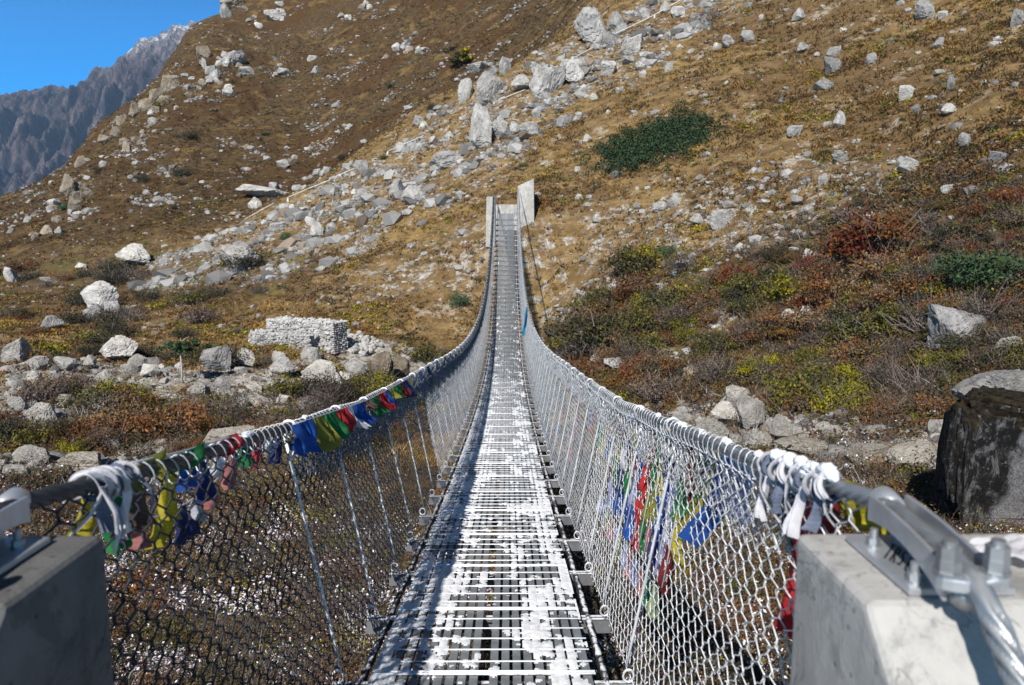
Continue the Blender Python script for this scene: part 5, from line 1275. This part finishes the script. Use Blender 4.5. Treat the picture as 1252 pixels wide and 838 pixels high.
flag_string(np.array([(.9, 1.5, -.53), (.9, 1.66, -.54)]), [(.2, .09, .09, 'yellow', (.1, .15), {'amp': .03, 'crumple': .6, 'taper': -.5}), (.7, .07, .12, 'yellow', (.3, .2), {'amp': .03, 'crumple': .6, 'taper': .5})], 'bright yellow cloth tied behind the right saddle mouth', cord=False)
# crumpled white cloth on the right block
def cloth_on_block():
    n = 22; u = np.linspace(-1, 1, n); U, W = np.meshgrid(u, u); rr = np.hypot(U, W)
    Z = .018+.02*fbm(U*1.8+4, W*1.8, 3)+.012*np.cos(U*3)
    V = np.stack([U*.09*(1+.2*np.sin(W*3)), W*.05*(1+.25*np.cos(U*2.5)), np.maximum(Z, .003)], -1).reshape(-1, 3)
    i = (np.arange(n-1)[:, None]*n+np.arange(n-1)[None]).ravel()
    P = on_plane(1252, 690, TOPZ); o = link('scarf', np_mesh('scarf', V, np.stack([i, i+1, i+n+1, i+n], -1), True), M['scarf'], None, (P[0]+.02, P[1], TOPZ)); o.rotation_euler = (0, 0, -.5)
    tag(o, 'crumpled white cloth lying on right anchor block beside the clamp', 'scarf')
cloth_on_block()

# ------------------------------------------------------------------ the huge stained boulder at right
def huge():
    P = hit(1215, 652); s = project(P)[2]/FPX
    V, F = rock_shape(917, 5, 9, .74, .92, .035, .74)
    nn = noise3(V, 2.3, 4); V = V*(1-.10*np.exp(-(nn/.08)**2)+.03*noise3(V, 6, 6)+.012*noise3(V, 15, 3))[:, None]; me = np_mesh('stained_boulder', V, F, False); me.materials.append(M['bigrock'])
    o = link('stained_boulder', me); o.scale = (84*s, 78*s, 96*s); o.location = (P[0]+58*s, P[1]+60*s, P[2]+70*s); o.rotation_euler = (-.04, .06, -.5)
    tag(o, 'huge dark stained boulder at the right frame edge with brown moss on top', 'boulder')
    o2 = link('boulder', rock_me(5, 'rock')); o2.scale = (60*s, 50*s, 26*s); o2.location = (P[0]+78*s, P[1]+120*s, P[2]+158*s); tag(o2, 'grey slab peeping over top of the huge stained boulder', 'boulder')
    rock_at(1130, 700, 90, 60, 'rock', 2, label='grey slab lying at foot of the huge stained boulder', ymin=3)
huge()

# ------------------------------------------------------------------ light, air, camera
w = bpy.data.worlds.new('World'); sc.world = w; w.use_nodes = True; nt = w.node_tree
sky = nt.nodes.new('ShaderNodeTexSky'); sky.sky_type = 'NISHITA'; sky.sun_disc = False
EL, AZ = R(39.4), R(18)                               # sun behind the viewer, a little to the left
sdir = Vector((-math.sin(AZ)*math.cos(EL), -math.cos(AZ)*math.cos(EL), math.sin(EL)))
sky.sun_elevation = EL; sky.sun_rotation = math.atan2(sdir.x, sdir.y); sky.altitude = 3800; sky.air_density = 1.0; sky.dust_density = .2; sky.ozone_density = 3.0
hs = nt.nodes.new('ShaderNodeHueSaturation')
tc = nt.nodes.new('ShaderNodeTexCoord'); sx_ = nt.nodes.new('ShaderNodeSeparateXYZ'); nt.links.new(tc.outputs['Generated'], sx_.inputs[0])
for sock, a_, b_, c_, d_ in (('Value', .22, .5, 2.9, .27), ('Saturation', .14, .32, 1.6, 2.0)):      # added ramp: low sky brightened, zenith dimmed to cut fill light
    mr = nt.nodes.new('ShaderNodeMapRange'); mr.interpolation_type = 'SMOOTHSTEP'; nt.links.new(sx_.outputs[2], mr.inputs['Value'])
    for k_, v_ in zip(('From Min', 'From Max', 'To Min', 'To Max'), (a_, b_, c_, d_)): mr.inputs[k_].default_value = v_
    nt.links.new(mr.outputs[0], hs.inputs[sock])
nt.links.new(sky.outputs[0], hs.inputs['Color'])
nt.links.new(hs.outputs[0], nt.nodes['Background'].inputs[0]); nt.nodes['Background'].inputs[1].default_value = .05
L = bpy.data.lights.new('sun', 'SUN'); L.energy = 5.0; L.angle = R(.53); L.color = (1, .955, .89)
lo = bpy.data.objects.new('sun', L); COL.objects.link(lo); lo.rotation_euler = sdir.to_track_quat('Z', 'Y').to_euler(); lo.location = (-20, -40, 60)

HAZE = True
if HAZE:
    mb = MB(); mb.box((-3200, -1200, -62), (3200, 4200, 1250)); hz = link('haze', mb.mesh('haze')); hz['kind'] = 'stuff'; hz['label'] = 'thin blue mountain air between camera and distant ridge'; hz['category'] = 'haze'
    m = bpy.data.materials.new('mountain_air'); m.use_nodes = True; t = m.node_tree
    for n_ in list(t.nodes):
        if n_.type == 'BSDF_PRINCIPLED': t.nodes.remove(n_)
    pv = t.nodes.new('ShaderNodeVolumePrincipled'); pv.inputs['Color'].default_value = (.42, .66, 1, 1); pv.inputs['Density'].default_value = .00007; pv.inputs['Anisotropy'].default_value = 0
    t.links.new(pv.outputs[0], t.nodes['Material Output'].inputs['Volume']); hz.data.materials.append(m)

cd = bpy.data.cameras.new('camera'); cam = bpy.data.objects.new('camera', cd); COL.objects.link(cam); sc.camera = cam
cam.location = (CX, 0, 0); cam.rotation_euler = (math.pi/2-PITCH, 0, YAW); cd.sensor_width = 36; cd.lens = 36*FPX/1252; cd.clip_start = .05; cd.clip_end = 20000
cd.dof.use_dof = True; cd.dof.focus_distance = 6.5; cd.dof.aperture_fstop = 4.0
sc.view_settings.view_transform = 'Standard'; sc.view_settings.look = 'None'; sc.view_settings.exposure = .52; sc.view_settings.gamma = 1
sc.render.engine = 'CYCLES'
cy = sc.cycles; cy.use_denoising = True; cy.denoiser = 'OPENIMAGEDENOISE'; cy.denoising_input_passes = 'RGB_ALBEDO_NORMAL'; cy.denoising_prefilter = 'ACCURATE'; cy.max_bounces = 5; cy.diffuse_bounces = 2; cy.glossy_bounces = 2; cy.transmission_bounces = 2; cy.volume_bounces = 0; cy.transparent_max_bounces = 4
